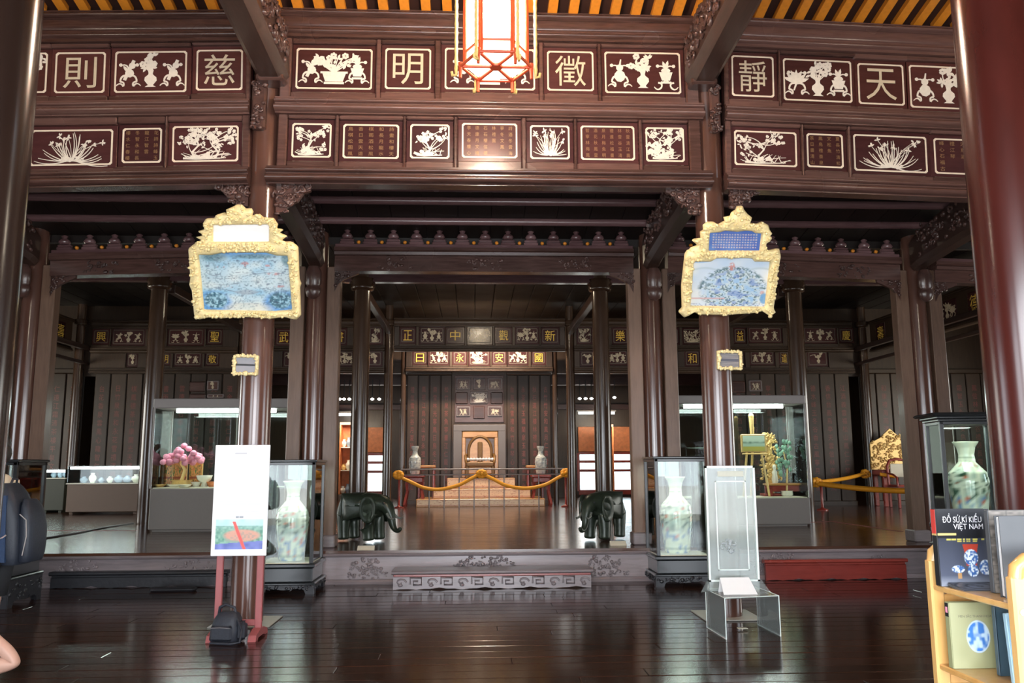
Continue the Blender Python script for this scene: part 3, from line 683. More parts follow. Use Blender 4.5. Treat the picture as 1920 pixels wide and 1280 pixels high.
# big longitudinal beams running from the front columns towards the viewer
for s in (-1, 1):
    wd = 'left' if s < 0 else 'right'
    t = thing('roof_beam', 'massive dark carved beam running forward from the top of the %s column' % wd, 'beam')
    xi = s*2.12; xo = s*2.46; x0_, x1_ = min(xi, xo), max(xi, xo)
    def bz(Y): return PY(500 if s < 0 else 1330, 152 if s < 0 else 160, -.25).z + (-.25-Y)*.045
    secs = []
    for Y, h in ((-.18, .16), (-.3, .34), (-.6, .5), (-1.6, .55), (-4.4, .6)):
        z = bz(Y); w2 = (x1_-x0_)/2; c = (x0_+x1_)/2
        secs.append([(c-w2*.55, Y, z), (c+w2*.55, Y, z), (c+w2, Y, z+.09), (c+w2, Y, z+h), (c-w2, Y, z+h), (c-w2, Y, z+.09)])
    MB().ring(secs, True, True, 0, False).build('timber', M['beamy'], t)
    # carving along the flank that faces the middle bay
    mb = MB(); Mx = Matrix(((0, -s, 0, 0), (1, 0, 0, 0), (0, 0, 1, 0), (0, 0, 0, 1)))  # local x -> world Y ; local -y -> towards the middle bay
    M4 = Matrix.Translation((xi, 0, 0)) @ Matrix(((0, s, 0, 0), (1, 0, 0, 0), (0, 0, 1, 0), (0, 0, 0, 1)))
    tmp = MB(); carve_lumps(tmp, -3.9, -.35, 0, .36, 0, 240, rn, None, (.03, .06), .035)
    for i, p in enumerate(tmp.v): tmp.v[i] = (p[0], p[1], p[2] + bz(p[0]) + .13)
    mb.add(tmp.v, tmp.f, 0, True, M4); mb.build('beam_carving', M['carve'], t)
    MB().bbox(x0_+.03, x1_-.03, -.34, -.12, bz(-.2)-.02, bz(-.2)+.06, .02).build('bearing_block', M['carve'], t)
# descending principals of the aisle with carved flanks and rounded drops
for x, lab in ((-2.40, 'carved aisle beam over the left gilt picture, with rounded drop'), (2.40, 'carved aisle beam over the right gilt picture, with rounded drop'), (-6.35, 'carved aisle beam at the far left edge'), (6.35, 'carved aisle beam beside the big dark red column')):
    t = thing('aisle_beam', lab, 'beam'); sgn = -1 if x > 0 else 1
    hw = .125; secs = []
    for Y, zb_, zt in ((.10, 4.62, 5.2), (.9, 4.50, 5.12), (2.0, 4.42, 4.95), (2.85, 4.34, 4.78), (3.0, 4.30, 4.7)):
        secs.append([(x-hw*.6, Y, zb_), (x+hw*.6, Y, zb_), (x+hw, Y, zb_+.07), (x+hw, Y, zt), (x-hw, Y, zt), (x-hw, Y, zb_+.07)])
    MB().ring(secs, True, True, 0, False).build('timber', M['beamy'], t)
    tmp = MB(); carve_lumps(tmp, .3, 2.8, .12, .52, 0, 120, rn, None, (.03, .055), .03)
    def side(s_):
        q = MB(); vs = [(x+s_*(hw-p[1]), p[0], p[2]+4.62-.1*p[0]) for p in tmp.v]; q.add(vs, tmp.f, 0, True); return q
    side(1).build('flank_carving', M['carve'], t); side(-1).build('flank_carving', M['carve'], t)
    zt = PY(590, 512, 2.86).z; zb_ = PY(590, 560, 2.86).z
    MB().ring([[(x+rx*math.cos(k*.785), 2.86+.07*rx/.12*math.sin(k*.785), z) for k in range(8)] for rx, z in ((.03, zb_), (.085, zb_+.03), (.11, zb_+.10), (.112, zb_+.15), (.085, zb_+.18), (.11, zb_+.21), (.11, zt+.02), (.07, zt+.10))], True, True, 0, True).build('rounded_drop', M['carve'], t)
# ================================================================ STEP-EDGE LINTELS, INNER BEAMS
def lintel(n, xl, xr, pxref, rows_, tilt, label, orn=True):
    Yp = YB-.13; pin = xl if tilt > 0 else xr; O = Vector((pin, Yp, 4.3)); E_ = Euler((0, tilt, 0)); T = Matrix.Translation(O) @ E_.to_matrix().to_4x4(); Ti = T.inverted()
    t = bpy.data.objects.new('trim_%d' % n, None); COL.objects.link(t); t.location = O; t.rotation_euler = E_; struct(t, label)
    X0, X1 = (0, xr-xl) if tilt > 0 else (xl-xr, 0)
    zl = lambda py: (Ti @ PY(pxref, py, Yp)).z
    MB().profx([(.16, zl(rows_[2])), (-.03, zl(rows_[2])), (-.03, zl(rows_[1])), (-.075, zl(rows_[1])+.01), (-.09, zl(rows_[1])+.05), (-.06, zl(rows_[0])-.06), (-.085, zl(rows_[0])-.045), (-.085, zl(rows_[0])), (.16, zl(rows_[0]))], X0, X1).build('lintel_beam', M['frieze'], t)
    h = zl(rows_[1])-zl(rows_[2])
    for cx in ((X0+X1)/2, X0+(X1-X0)*.2, X0+(X1-X0)*.8):
        mb = MB(); carve_lumps(mb, cx-.25, cx+.25, zl(rows_[2])+.03, zl(rows_[1])-.02, -.03, 26, rn, None, (.015, .035), .018); o = mb.build('lintel_carving', M['carve'], t); o['kind'] = 'stuff'
    for fl in (False, True):      # carved corner brackets in the opening
        bx = X1-.0 if fl else X0; w_ = .34; zt = zl(rows_[2]); hh = .30
        poly = [(bx, zt), (bx, zt-hh), (bx+(.06 if not fl else -.06), zt-hh*.6), (bx+(.14 if not fl else -.14), zt-hh*.38), (bx+(w_ if not fl else -w_), zt-hh*.1), (bx+(w_ if not fl else -w_), zt)]
        mb = MB(); mb.prism(poly, 0, .05); carve_lumps(mb, min(bx, poly[-1][0]), max(bx, poly[-1][0]), zt-hh, zt, 0, 24, rn, (lambda x, z: abs(x-bx)/w_ + (zt-z)/hh < .8), (.015, .03), .02); mb.build('corner_bracket', M['carve'], t)
    MB().box(X0, X1, -.02, .10, zl(rows_[0]), zl(rows_[0])+.06).build('ledge', M['purlin'], t)
    if orn:
        n_ = max(3, round((X1-X0)/.335)); stp = (X1-X0)/n_; z0_ = zl(rows_[0])+.055
        o1 = o2 = None
        for i in range(n_):
            cx = X0+stp*(i+.5)
            if o1 is None:
                mb = MB(); mb.bbox(-.105, .105, -.03, .05, 0, .05, .012); mb.bbox(-.095, .095, -.02, .05, .05, .085, .01); mb.lathe([(.06, .085), (.085, .11), (.07, .15), (.03, .17), (.05, .20), (.02, .22)], 10)
                o1 = mb.build('rafter_end_carving', M['purlin'], t, (cx, 0, z0_))
            else: share(o1, 'rafter_end_carving', t, loc=(cx, 0, z0_))
            if i:
                if o2 is None: o2 = MB().ell((0, 0, 0), (.028, .03, .026), 10, 8).build('gilt_boss', M['orange'], t, (cx-stp/2, -.005, z0_+.035))
                else: share(o2, 'gilt_boss', t, loc=(cx-stp/2, -.005, z0_+.035))
    return t
lintel(2, -2.14, 2.14, 905, (467, 482, 510), 1e-6, 'carved lintel across the middle opening, with a row of small ornaments on top')
lintel(3, -6.08, -2.64, 545, (468, 481, 508), -TL, 'carved lintel across the left opening')
lintel(4, 2.64, 6.08, 1265, (470, 483, 512), TL, 'carved lintel across the right opening')
lintel(5, -10.5, -6.6, 20, (490, 505, 530), -TL, 'carved lintel at the left edge of the picture', False)
lintel(6, 6.6, 10.5, 1770, (492, 508, 530), TL, 'carved lintel seen between the outer column and the big red column', False)
tn = 7
def trim_box(label, x0, x1, y0, y1, z0, z1, mat, b=.012):
    global tn
    o = MB().bbox(x0, x1, y0, y1, z0, z1, b).build('trim_%d' % tn, mat); tn += 1; return struct(o, label)
zt, zb_ = PY(900, 512, YC).z, PY(900, 531, YC).z
for a, b in ((-10.5, -6.2), (-6.2, -2.4), (-2.4, 2.4), (2.4, 6.2), (6.2, 10.5)): trim_box('dark tie beam between ring-capital columns', a, b, YC-.09, YC+.09, zb_, zt, M['purlin'])
for x in (-6.2, -2.4, 2.4, 6.2):
    trim_box('dark beam running back from a ring-capital column', x-.07, x+.07, YC+.1, YD, 4.95, 5.12, M['beamy'])
    if abs(x) > 3: trim_box('dark lower beam in the end bay', x+(.0 if x < 0 else -.12), x+(.12 if x < 0 else .0), YD, 15.9, 4.2, 4.3, M['beamy'])
for s in (-1, 1):
    trim_box('dark tie beam along the end bay', s*10.15-.06, s*10.15+.06, 4, YD, 4.5, 4.62, M['beamy'])
    trim_box('lower dark tie beam along the end bay', s*10.15-.05, s*10.15+.05, 4, YD, 4.12, 4.2, M['beamy'])
# ================================================================ FAR FRIEZES
FM = dict(wood=M['wall'], panel=M['panelwood'], border=plain('dull_border_inlay', (.11, .08, .06), .5), char=M['goldchar'], motif=M['bone'], thin=True)
frieze('far_frieze', 'upper far frieze with gilt characters above the throne wall', YD-.1, -2.26, 2.26, dict(px=898, rails=[('top', 597, 612, .07, 0, 0), ('mid', 648, 658, .06, 0, 0)]),
       [((612, 648), [(752, 616, 777, 641, 'char', '正'), (789, 615, 831, 642, 'trio'), (839, 616, 868, 641, 'char', '中'), (879, 614, 920, 643, 'tree', 2), (931, 616, 957, 641, 'char', '觀'), (969, 615, 1008, 642, 'trio'), (1017, 616, 1046, 642, 'char', '新')])], tilt=1e-6, mats=FM)
frieze('far_frieze', 'lower far frieze with gilt characters directly over the throne wall', 15.0, -2.1, 2.1, dict(px=898, rails=[('mid', 650, 656, .05, 0, 0), ('mid', 688, 697, .06, 0, 0)]),
       [((656, 688), [(776, 660, 799, 681, 'char', '日'), (806, 658, 840, 682, 'trio'), (851, 660, 873, 681, 'char', '永'), (881, 657, 916, 683, 'tree', 2), (925, 660, 947, 681, 'char', '安'), (954, 658, 988, 682, 'trio'), (999, 660, 1021, 681, 'char', '國')])], tilt=1e-6, mats=FM)
for s, lab, px, ups, lows in (
    (-1, 'left', 600, [(519, 619, 545, 645, 'char', '武'), (560, 617, 612, 645, 'trio'), (624, 618, 648, 644, 'char', '書'), (693, 615, 715, 643, 'tree')], [(462, 662, 498, 686, 'trio'), (533, 660, 556, 686, 'vase'), (632, 660, 660, 684, 'trio'), (690, 660, 714, 684, 'vase')]),
    (1, 'right', 1200, [(1084, 615, 1108, 642, 'tree'), (1150, 616, 1176, 643, 'char', '樂'), (1252, 617, 1271, 643, 'char', '河'), (1282, 617, 1318, 643, 'tree', 2)], [(1090, 660, 1112, 684, 'vase'), (1140, 658, 1175, 682, 'trio'), (1286, 659, 1310, 684, 'char', '和'), (1325, 659, 1338, 684, 'vase')])):
    xa, xb = (-6.1, -2.5) if s < 0 else (2.5, 6.1)
    frieze('far_frieze', 'two-tier far frieze in the bay just %s of the throne' % lab, YD-.1, xa, xb, dict(px=px, rails=[('top', 597, 613, .07, 0, 0), ('mid', 648, 658, .06, 0, 0), ('mid', 688, 700, .06, 0, 0)]), [((613, 648), ups), ((658, 688), lows)], tilt=1e-6, mats=FM)
frieze('far_frieze', 'far frieze with gilt characters in the left end bay above the flat cases', YD-.1, -10.05, -6.3, dict(px=300, rails=[('top', 600, 616, .07, 0, 0), ('mid', 650, 662, .06, 0, 0), ('mid', 690, 700, .06, 0, 0)]),
       [((616, 650), [(176, 619, 203, 643, 'char', '興'), (212, 618, 270, 645, 'trio'), (317, 618, 380, 645, 'trio'), (390, 619, 415, 643, 'char', '聖')]), ((662, 690), [(240, 664, 256, 685, 'vase'), (306, 664, 317, 682, 'char', '月'), (328, 662, 376, 684, 'trio'), (387, 663, 409, 683, 'char', '敬')])], tilt=1e-6, mats=FM)
frieze('far_frieze', 'far frieze with gilt characters in the right end bay above the roped corner', YD-.1, 6.3, 10.05, dict(px=1480, rails=[('top', 600, 614, .07, 0, 0), ('mid', 649, 660, .06, 0, 0), ('mid', 690, 700, .06, 0, 0)]),
       [((614, 649), [(1378, 617, 1397, 641, 'char', '益'), (1405, 615, 1464, 640, 'trio'), (1508, 614, 1566, 641, 'trio'), (1575, 617, 1598, 640, 'char', '慶')]), ((660, 690), [(1380, 661, 1394, 684, 'char', '古'), (1408, 659, 1450, 682, 'trio'), (1463, 660, 1478, 682, 'char', '道'), (1516, 660, 1550, 684, 'vase')])], tilt=1e-6, mats=FM)
# ================================================================ FAR WALLS WITH RED INSCRIPTIONS
def boarded(parent, x0, x1, Y, z0, z1, n, script=True, rows_=13):
    wdt = (x1-x0)/n
    for i in range(n):
        cx = x0+wdt*(i+.5)
        b = MB().bbox(-wdt/2+.012, wdt/2-.012, 0, .05, -(z1-z0)/2, (z1-z0)/2, .015).build('board', M['wall'], parent, (cx, Y, (z0+z1)/2))
        if script:
            s_ = '\n'.join(rn.choice(HAN) for _ in range(rows_))
            letter('inscription', s_, wdt*.34, (z1-z0)*.80, M['redchar'], b, (0, -.003, .03), spacing=1.25)
    MB().box(x0, x1, Y+.05, Y+.12, z0, z1).build('wall_backing', M['board'], parent)
    MB().bbox(x0, x1, Y-.05, Y+.05, z1, z1+.12, .015).build('top_rail', M['wall'], parent)
    MB().bbox(x0, x1, Y-.05, Y+.05, z0-.02, z0+.12, .015).build('bottom_rail', M['wall'], parent)
Yw = 15.75
zt = PY(900, 703, Yw).z
boarded(wb, -2.12, -.80, Yw, HP, zt, 4); boarded(wb, .80, 2.12, Yw, HP, zt, 4)
MB().box(-.8, .8, Yw+.02, Yw+.1, HP, zt+.1).build('middle_panel', M['wall'], wb)
Ye = YD+.12
for a, b, n in ((-14.5, -10.3, 10), (-10.0, -6.32, 9)):
    boarded(wb, a, b, Ye, HP, PY(170, 700, Ye).z, n); boarded(wb, -b, -a, Ye, HP, PY(1600, 700, Ye).z, n)
MB().box(-14.6, -6.3, Ye+.06, Ye+.14, PY(170, 705, Ye).z, 5.75).box(6.3, 14.6, Ye+.06, Ye+.14, PY(1600, 705, Ye).z, 5.75).build('upper_wall', M['wall'], wb)
MB().box(-6.3, -2.1, Yw, Yw+.1, PY(170, 700, Yw).z, 5.75).box(2.1, 6.3, Yw, Yw+.1, PY(170, 700, Yw).z, 5.75).box(-2.1, 2.1, Yw, Yw+.1, zt, 5.75).build('upper_wall', M['wall'], wb)
# little inlaid panels above the throne (three rows) and in the side bays
def panel_grid(px, t, Yw=Yw):
    for x0, y0, x1, y1, kd in px:
        a = PY(x0, y0, Yw-.03); b = PY(x1, y1, Yw-.03); cx, cz, w_, h_ = (a.x+b.x)/2, (a.z+b.z)/2, b.x-a.x, a.z-b.z
        p = MB().bbox(-w_/2, w_/2, 0, .05, -h_/2, h_/2, .02).build('inlaid_panel', M['riser'] if kd else M['frieze'], t, (cx, Yw-.03, cz))
        MB().bbox(-w_/2+.04, w_/2-.04, -.004, .01, -h_/2+.04, h_/2-.04, .003).build('field', M['frieze'], p)
        k = Ink(w_/h_)
        if kd == 1: draw_emblem(k, rn, .35); draw_emblem(k, rn, .65)
        elif kd == 2: draw_tree(k, rn, True); draw_orchid(k, rn)
        elif kd == 3: draw_vase(k, rn)
        if kd: k.build('motif', w_*.8, h_*.8, M['shell'] if kd == 2 else M['bone'], p, (0, -.006, 0))
t = thing('inlaid_panel_board', 'board of nine small inlaid panels above the throne', 'wall panel')
MB().bbox(-.72, .72, Yw-.005, Yw+.03, PY(900, 792, Yw).z, zt, .01).build('board', M['frieze'], t)
panel_grid([(855, 708, 883, 731, 1), (887, 708, 910, 731, 3), (914, 708, 942, 731, 1), (854, 735, 877, 757, 0), (881, 733, 915, 757, 2), (920, 735, 943, 757, 0), (855, 761, 882, 781, 1), (887, 761, 909, 785, 0), (914, 761, 942, 781, 1)], t)
for s, pxs in ((-1, [(355, 715, 384, 734, 0), (388, 713, 410, 732, 3), (354, 738, 385, 748, 0), (388, 738, 420, 746, 1)]), (1, [(1372, 714, 1398, 736, 0), (1404, 712, 1430, 734, 1), (1372, 740, 1398, 750, 0)])):
    t = thing('inlaid_panel_board', 'small inlaid panels high on the wall behind the %s display cabinet' % ('left' if s < 0 else 'right'), 'wall panel')
    panel_grid(pxs, t, Ye-.0)
# side walls of the deep end bays: a run of frieze with gilt characters along each
for s in (-1, 1):
    t = thing('side_frieze', 'dim frieze with gilt characters along the %s end wall' % ('left' if s < 0 else 'right'), 'frieze', (s*10.5, 9.3, 4.88), (0, 0, R(-90 if s > 0 else 90)))
    MB().bbox(-3.7, 3.7, 0, .1, -.35, .35, .01).build('backing', M['wall'], t)
    MB().profx(mould(-.42, -.33, .06), -3.7, 3.7).build('rail', M['wall'], t); MB().profx(mould(.33, .42, .06), -3.7, 3.7).build('rail', M['wall'], t)
    for i in range(7):
        x = -3.1+i*1.03; p = MB().bbox(-.36 if i % 2 else -.24, .36 if i % 2 else .24, -.012, .02, -.26, .26, .008).build('panel', M['panelwood'], t, (x, 0, 0))
        if i % 2: k = Ink(1.4); draw_trio(k, rn); k.build('motif', .66, .46, M['bone'], p, (0, -.018, 0))
        else: letter('character', rn.choice('福壽康寧德'), .32, .38, M['goldchar'], p, (0, -.017, 0))
# ================================================================ REAR ROOM
def W(px, py, Y): return PY(px, py, Y)
wr2 = sgroup('wall_rear'); Yr = 20.3
mb = MB(); zt_ = W(900, 850, Yr).z
zs0, zs1 = W(900, 922, Yr).z, zt_
mb.box(-14.7, 14.7, Yr, Yr+.15, zs1, 5.8).box(-14.7, 14.7, Yr, Yr+.15, -.1, zs0)
wins = []
for px0, px1 in ((688, 722), (1084, 1118), (1148, 1184)):
    wins.append((W(px0, 850, Yr).x, W(px1, 850, Yr).x))
xs = [-14.7] + [v for w_ in wins for v in w_] + [14.7]
for i in range(0, len(xs), 2): mb.box(xs[i], xs[i+1], Yr, Yr+.15, zs0, zs1)
mb.build('rear_boarding', M['wall'], wr2)
for i, (a, b) in enumerate(wins):
    t = sgroup('window_%d' % (i+1)); t['label'] = 'bright lattice window of the rear room with red-brown bars'
    zq = W(900, 800, Yr).z; hp_ = tag(MB().bbox(-(b-a)/2, (b-a)/2, -.04, 0, 0, zq-zs1-.06, .01).build('wall_picture', M['orangepanel'], None, ((a+b)/2, Yr-.05, zs1+.05)), ('tan picture over the window left of the throne', 'tan picture over the window right of the throne', 'tan picture over the window beside the right jamb')[i], 'picture')
    MB().bbox(a-.05, a+.05, Yr-.04, Yr+.1, zs0, zs1, .01).bbox(b-.05, b+.05, Yr-.04, Yr+.1, zs0, zs1, .01).bbox(a, b, Yr-.04, Yr+.1, zs1-.05, zs1+.05, .01).bbox(a, b, Yr-.06, Yr+.1, zs0-.12, zs0+.05, .01).build('window_frame', M['redwood'], t)
    for py in (866, 883):
        z = W(900, py, Yr).z; MB().bbox(a, b, Yr-.01, Yr+.05, z-.045, z+.045, .01).build('glazing_bar', M['redwood'], t)
    for y0_, y1_ in ((zs0, W(900, 883, Yr).z), (W(900, 883, Yr).z, W(900, 866, Yr).z), (W(900, 866, Yr).z, zs1)):
        MB().box(a+.04, b-.04, Yr+.02, Yr+.03, y0_+.04, y1_-.04).build('pane', M['glass'], t)
trim_box('beam across the rear room', -11, 11, 17.6, 17.8, W(900, 722, 17.7).z, W(900, 700, 17.7).z, M['beam'])
trim_box('rail over the windows of the rear room', -11, 11, Yr-.25, Yr-.1, W(900, 768, Yr-.2).z, W(900, 758, Yr-.2).z, M['beam'])
k = 0; ORD_DL = ['leftmost, by the left jamb', 'second from the left jamb', 'third from the left jamb', 'just right of the left ring-capital column', 'next to the left slim column', 'just right of the right slim column', 'middle one right of the right slim column', 'next to the right ring-capital column', 'beside the right jamb']
for px, py in ((637, 748), (645, 748), (655, 748), (698, 748), (711, 748), (1087, 747), (1098, 747), (1109, 747), (1152, 745)):
    p = W(px, py, 17.55)
    o = tag(MB().ell((0, 0, 0), (.055, .055, .035), 10, 6).build('downlight', M['down'], None, p), 'tiny bright downlight under the rear-room beam, %s' % ORD_DL[k], 'lamp', 'downlights in the rear room'); k += 1; MB().tube([(0, 0, .03), (0, .0, W(px, 712, 17.55).z-p.z)], .012, 6).build('drop_rod', M['black'], o)
for px0, px1, py, lab in ((633, 658, 777, 'fluorescent tube over the orange display in the rear room, left of the throne'), (1085, 1112, 774, 'fluorescent tube over the rear-room windows, right of the throne'), (1146, 1152, 774, 'short visible end of a fluorescent tube in the rear room beside the right jamb')):
    a, b = W(px0, py, 19.5), W(px1, py, 19.5); t = thing('tube_light', lab, 'lamp', ((a.x+b.x)/2, 19.5, a.z)); hw = (b.x-a.x)/2; MB().box(-.03, .03, .05, Yr-19.45, .05, .09).build('wall_arm', M['greylight'], t)
    MB().tube([(-hw, 0, 0), (hw, 0, 0)], .04, 8).build('tube', M['tube'], t); MB().bbox(-hw-.05, hw+.05, -.05, .05, .04, .11, .01).build('housing', M['greylight'], t)
def shelf_display(label, px0, px1, py0, py1, Y, seed):
    q = random.Random(seed); a, b = W(px0, py1, Y), W(px1, py0, Y); x0_, x1_, z1_ = a.x, b.x, b.z; cx = (x0_+x1_)/2
    t = thing('wall_display', label, 'display case', (cx, Y, HP)); w2 = (x1_-x0_)/2; H = z1_-HP
    zb_ = W(900, 925, Y).z-HP
    MB().bbox(-w2, w2, 0, .5, 0, zb_, .015).build('base', M['brownbox'], t)
    MB().box(-w2, w2, .45, .5, zb_, H).box(-w2, -w2+.04, 0, .5, zb_, H).box(w2-.04, w2, 0, .5, zb_, H).build('back_panel', M['orangepanel'], t)
    MB().box(-w2, w2, 0, .5, H, H+.08).build('top', M['brownbox'], t)
    for i in range(1, 3): MB().box(-w2+.04, w2-.04, .1, .45, zb_+(H-zb_)*i/3, zb_+(H-zb_)*i/3+.025).build('shelf', M['porcelain'], t)
    for i in range(3):
        for j in range(3):
            x = cx-w2*.6+w2*.6*j; z = HP+zb_+(H-zb_)*i/3+.026; h = q.uniform(.2, .34)
            vs = tag(MB().lathe([(.04, 0), (.085, h*.35), (.09, h*.6), (.04, h*.8), (.055, h)], 10).build('ceramic_jar', q.choice((M['porcelain'], M['bluegrey'], M['gold'])), None, (x, Y+.25, z)), 'jar %s on the %s shelf of the %s' % (('at left', 'in the middle', 'at right')[j], ('bottom', 'middle', 'top')[i], label.split(',')[0].replace('orange lit ', '')), 'jar', 'jars in the ' + label.split(',')[0])
shelf_display('orange lit wall display left of the throne, in the rear room', 634, 668, 796, 925, 18.6, 4)
shelf_display('orange lit wall display by the right jamb, in the rear room', 1126, 1150, 800, 925, 18.6, 5)
lamp('display_light', 'AREA', (W(650, 790, 18.2).x, 18.2, 3.0), 30, (1, .85, .65), (R(35), 0, 0), 1.2, .3)
lamp('display_light', 'AREA', (W(1150, 790, 18.2).x, 18.2, 3.0), 30, (1, .85, .65), (R(35), 0, 0), 1.2, .3)
# ================================================================ THRONE ON ITS THREE STEPS
def cloud(u, v):
    n = vnoise(u*60, v*9, 3)*.6+vnoise(u*130, v*22, 5)*.4
    c = mixc(lin(236, 198, 158), lin(250, 228, 196), n); band = ((np.abs(v-.12) < .05) | (np.abs(v-.9) < .05)).astype(float)
    return mixc(c, np.broadcast_to(lin(186, 110, 72), c.shape), np.clip((n > .68)*.6+band*.6, 0, 1))
t = thing('throne_platform', 'three stepped throne platform with pale orange patterned fronts', 'platform')
Y_, z_ = PZ(900, 948, HP).y, HP
TH = []
for i, (x0p, x1p, yb, yt) in enumerate(((780, 1022, 948, 935), (812, 995, 928, 916), (838, 966, 912, 896))):
    Y_ = 13.95+.38*i
    za_ = PY(900, yt, Y_).z; a, b = PY(x0p, yb, Y_).x, PY(x1p, yb, Y_).x
    s_ = MB().bbox(a, b, Y_, 15.7, z_, za_, .012).build('step', M['throne'], t)
    sheet('painted_front', (b-a)*.985, (za_-z_)*.8, 110, 14, cloud, M['stepprint'], s_, ((a+b)/2, Y_-.004, (za_+z_)/2))
    z_ = za_; TH.append((Y_, za_))
zT = z_; Yt = TH[2][0]
# canopy niche
t = thing('throne_niche', 'grey-edged gilt niche standing behind the throne', 'niche')
Yn = Yt+.55
a, b, c = PY(850, 796, Yn), PY(948, 796, Yn), PY(866, 808, Yn); d = PY(934, 808, Yn)
MB().bbox(a.x, c.x, Yn-.04, Yn+.25, zT, a.z, .012).bbox(d.x, b.x, Yn-.04, Yn+.25, zT, a.z, .012).bbox(a.x, b.x, Yn-.045, Yn+.25, c.z, a.z, .012).build('grey_surround', M['greypanel'], t)
MB().box(c.x, d.x, Yn+.2, Yn+.25, zT, c.z).build('gilt_back', M['throne'], t)
MB().bbox(c.x, c.x+.11, Yn-.02, Yn+.2, zT, c.z, .02).bbox(d.x-.11, d.x, Yn-.02, Yn+.2, zT, c.z, .02).bbox(c.x, d.x, Yn-.03, Yn+.2, c.z-.2, c.z, .03).build('gilt_frame', M['throne'], t)
# throne chair
cx = (c.x+d.x)/2; Yc_ = Yn-.35
t = thing('throne', 'gilded royal throne with arched back and pale cushion band', 'throne', (cx, Yc_, zT))
zz = lambda py: PY(900, py, Yc_).z - zT
w2 = (PY(920, 850, Yc_).x-PY(877, 850, Yc_).x)/2
mb = MB(); pts = [(w2*math.cos(q)*1.0, .22, zz(846)+(zz(818)-zz(846))*math.sin(q)) for q in [math.pi*i/14 for i in range(15)]]
mb.tube([(w2, .22, zz(872))]+pts+[(-w2, .22, zz(872))], .045, 8); mb.build('arched_back', M['thronedark'], t)
MB().box(-w2, w2, .20, .24, zz(870), zz(846)).ring([[(w2*.98*math.cos(math.pi*i/14), y, zz(846)+(zz(820)-zz(846))*math.sin(math.pi*i/14)) for i in range(15)] for y in (.2, .24)], True, True, 0, False).build('back_panel', M['throne'], t)
MB().bbox(-.07, .07, .15, .2, zz(868), zz(828), .02).build('back_splat', M['thronedark'], t)
MB().bbox(-w2*1.2, w2*1.2, -.28, .25, zz(874), zz(866), .02).build('seat', M['thronedark'], t)
mb = MB()
for i in range(9): mb.ell((-w2*1.05+w2*2.1*i/8, -.24, zz(861)), (w2*.15, .05, .045), 8, 6)
mb.build('pearl_band', M['white'], t)
for s in (-1, 1):
    MB().tube([(s*w2*1.2, .2, zz(852)), (s*w2*1.3, -.05, zz(855)), (s*w2*1.25, -.26, zz(860)), (s*w2*1.2, -.28, zz(868))], .035, 8).build('arm', M['thronedark'], t)
    for y in (-.22, .18): MB().bbox(s*w2*1.1-.05, s*w2*1.1+.05, y-.05, y+.05, 0, zz(873), .015).build('leg', M['thronedark'], t)
MB().bbox(-w2*1.1, w2*1.1, -.26, -.2, zz(888), zz(875), .02).build('apron', M['throne'], t)
# metal railing
Yl = 13.62
t = thing('railing', 'low grey metal railing across the front of the throne steps', 'railing')
a, b = PY(752, 880, Yl), PY(1064, 880, Yl); z2_ = PY(900, 889.5, Yl).z
MB().tube([(a.x, Yl, a.z), (b.x, Yl, a.z)], .022, 8).build('top_rail', M['metal'], t); MB().tube([(a.x, Yl, z2_), (b.x, Yl, z2_)], .018, 8).build('lower_rail', M['metal'], t)
for px in (752, 805, 833, 861, 889, 917, 945, 973, 1010, 1064):
    x = PY(px, 890, Yl).x; MB().tube([(x, Yl, HP), (x, Yl, z2_ if px not in (752, 1064) else a.z)], .016, 6).build('post', M['metal'], t)
# orange rope with bows on two red posts
Yq = 13.35
def rope(label, pts, bows, posts, group=None, flat=.045):
    t = thing('barrier_rope', label, 'rope', group=group)
    sm = []
    P_ = [Vector(p) for p in pts]
    for i in range(len(P_)-1):
        p0, p1, p2, p3 = P_[max(i-1, 0)], P_[i], P_[i+1], P_[min(i+2, len(P_)-1)]
        for q in range(6):
            u = q/6; sm.append(.5*((2*p1)+(p2-p0)*u+(2*p0-5*p1+4*p2-p3)*u*u+(3*p1-p0-3*p2+p3)*u*u*u))
    sm.append(P_[-1]); MB().tube(sm, flat, 8).build('sash', M['rope'], t)
    for p in bows:
        mb = MB(); q = random.Random(int(p[0]*100) & 255)
        for i in range(9):
            a_ = 6.283*i/9; mb.ell((p[0]+.085*math.cos(a_), p[1]-.02+q.uniform(-.03, .03), p[2]+.07*math.sin(a_)), (.07, .05, .055), 8, 6)
        mb.ell((p[0], p[1]-.06, p[2]), (.05, .04, .05), 8, 6); mb.build('bow', M['rope'], t)
    return t
def rp(px, py, Y=Yq): return tuple(PY(px, py, Y))
rope('orange satin rope with three bows hung in two swags before the throne', [rp(748, 893), rp(770, 903), rp(795, 914), rp(825, 917), rp(860, 909), rp(885, 896), rp(903, 889), rp(925, 898), rp(950, 910), rp(985, 915), rp(1020, 909), rp(1045, 896), rp(1061, 888)], [rp(747, 890), rp(903, 888), rp(1061, 886)], None)
def post(label, px, py, Y, mat, group=None):
    p = PY(px, py, Y); t = thing('rope_post', label, 'post', (p.x, Y+.06, HP), group=group); H = p.z-HP
    MB().lathe([(.13, 0), (.13, .03), (.05, .05), (.03, .08), (.03, H-.06), (.045, H-.04), (.045, H-.01), (.03, H+.02)], 14).build('pole', mat, t)
    return t
post('dark red rope post left of the throne steps', 748, 888, Yq, M['redwood']); post('dark red rope post right of the throne steps', 1061, 884, Yq, M['redwood'])
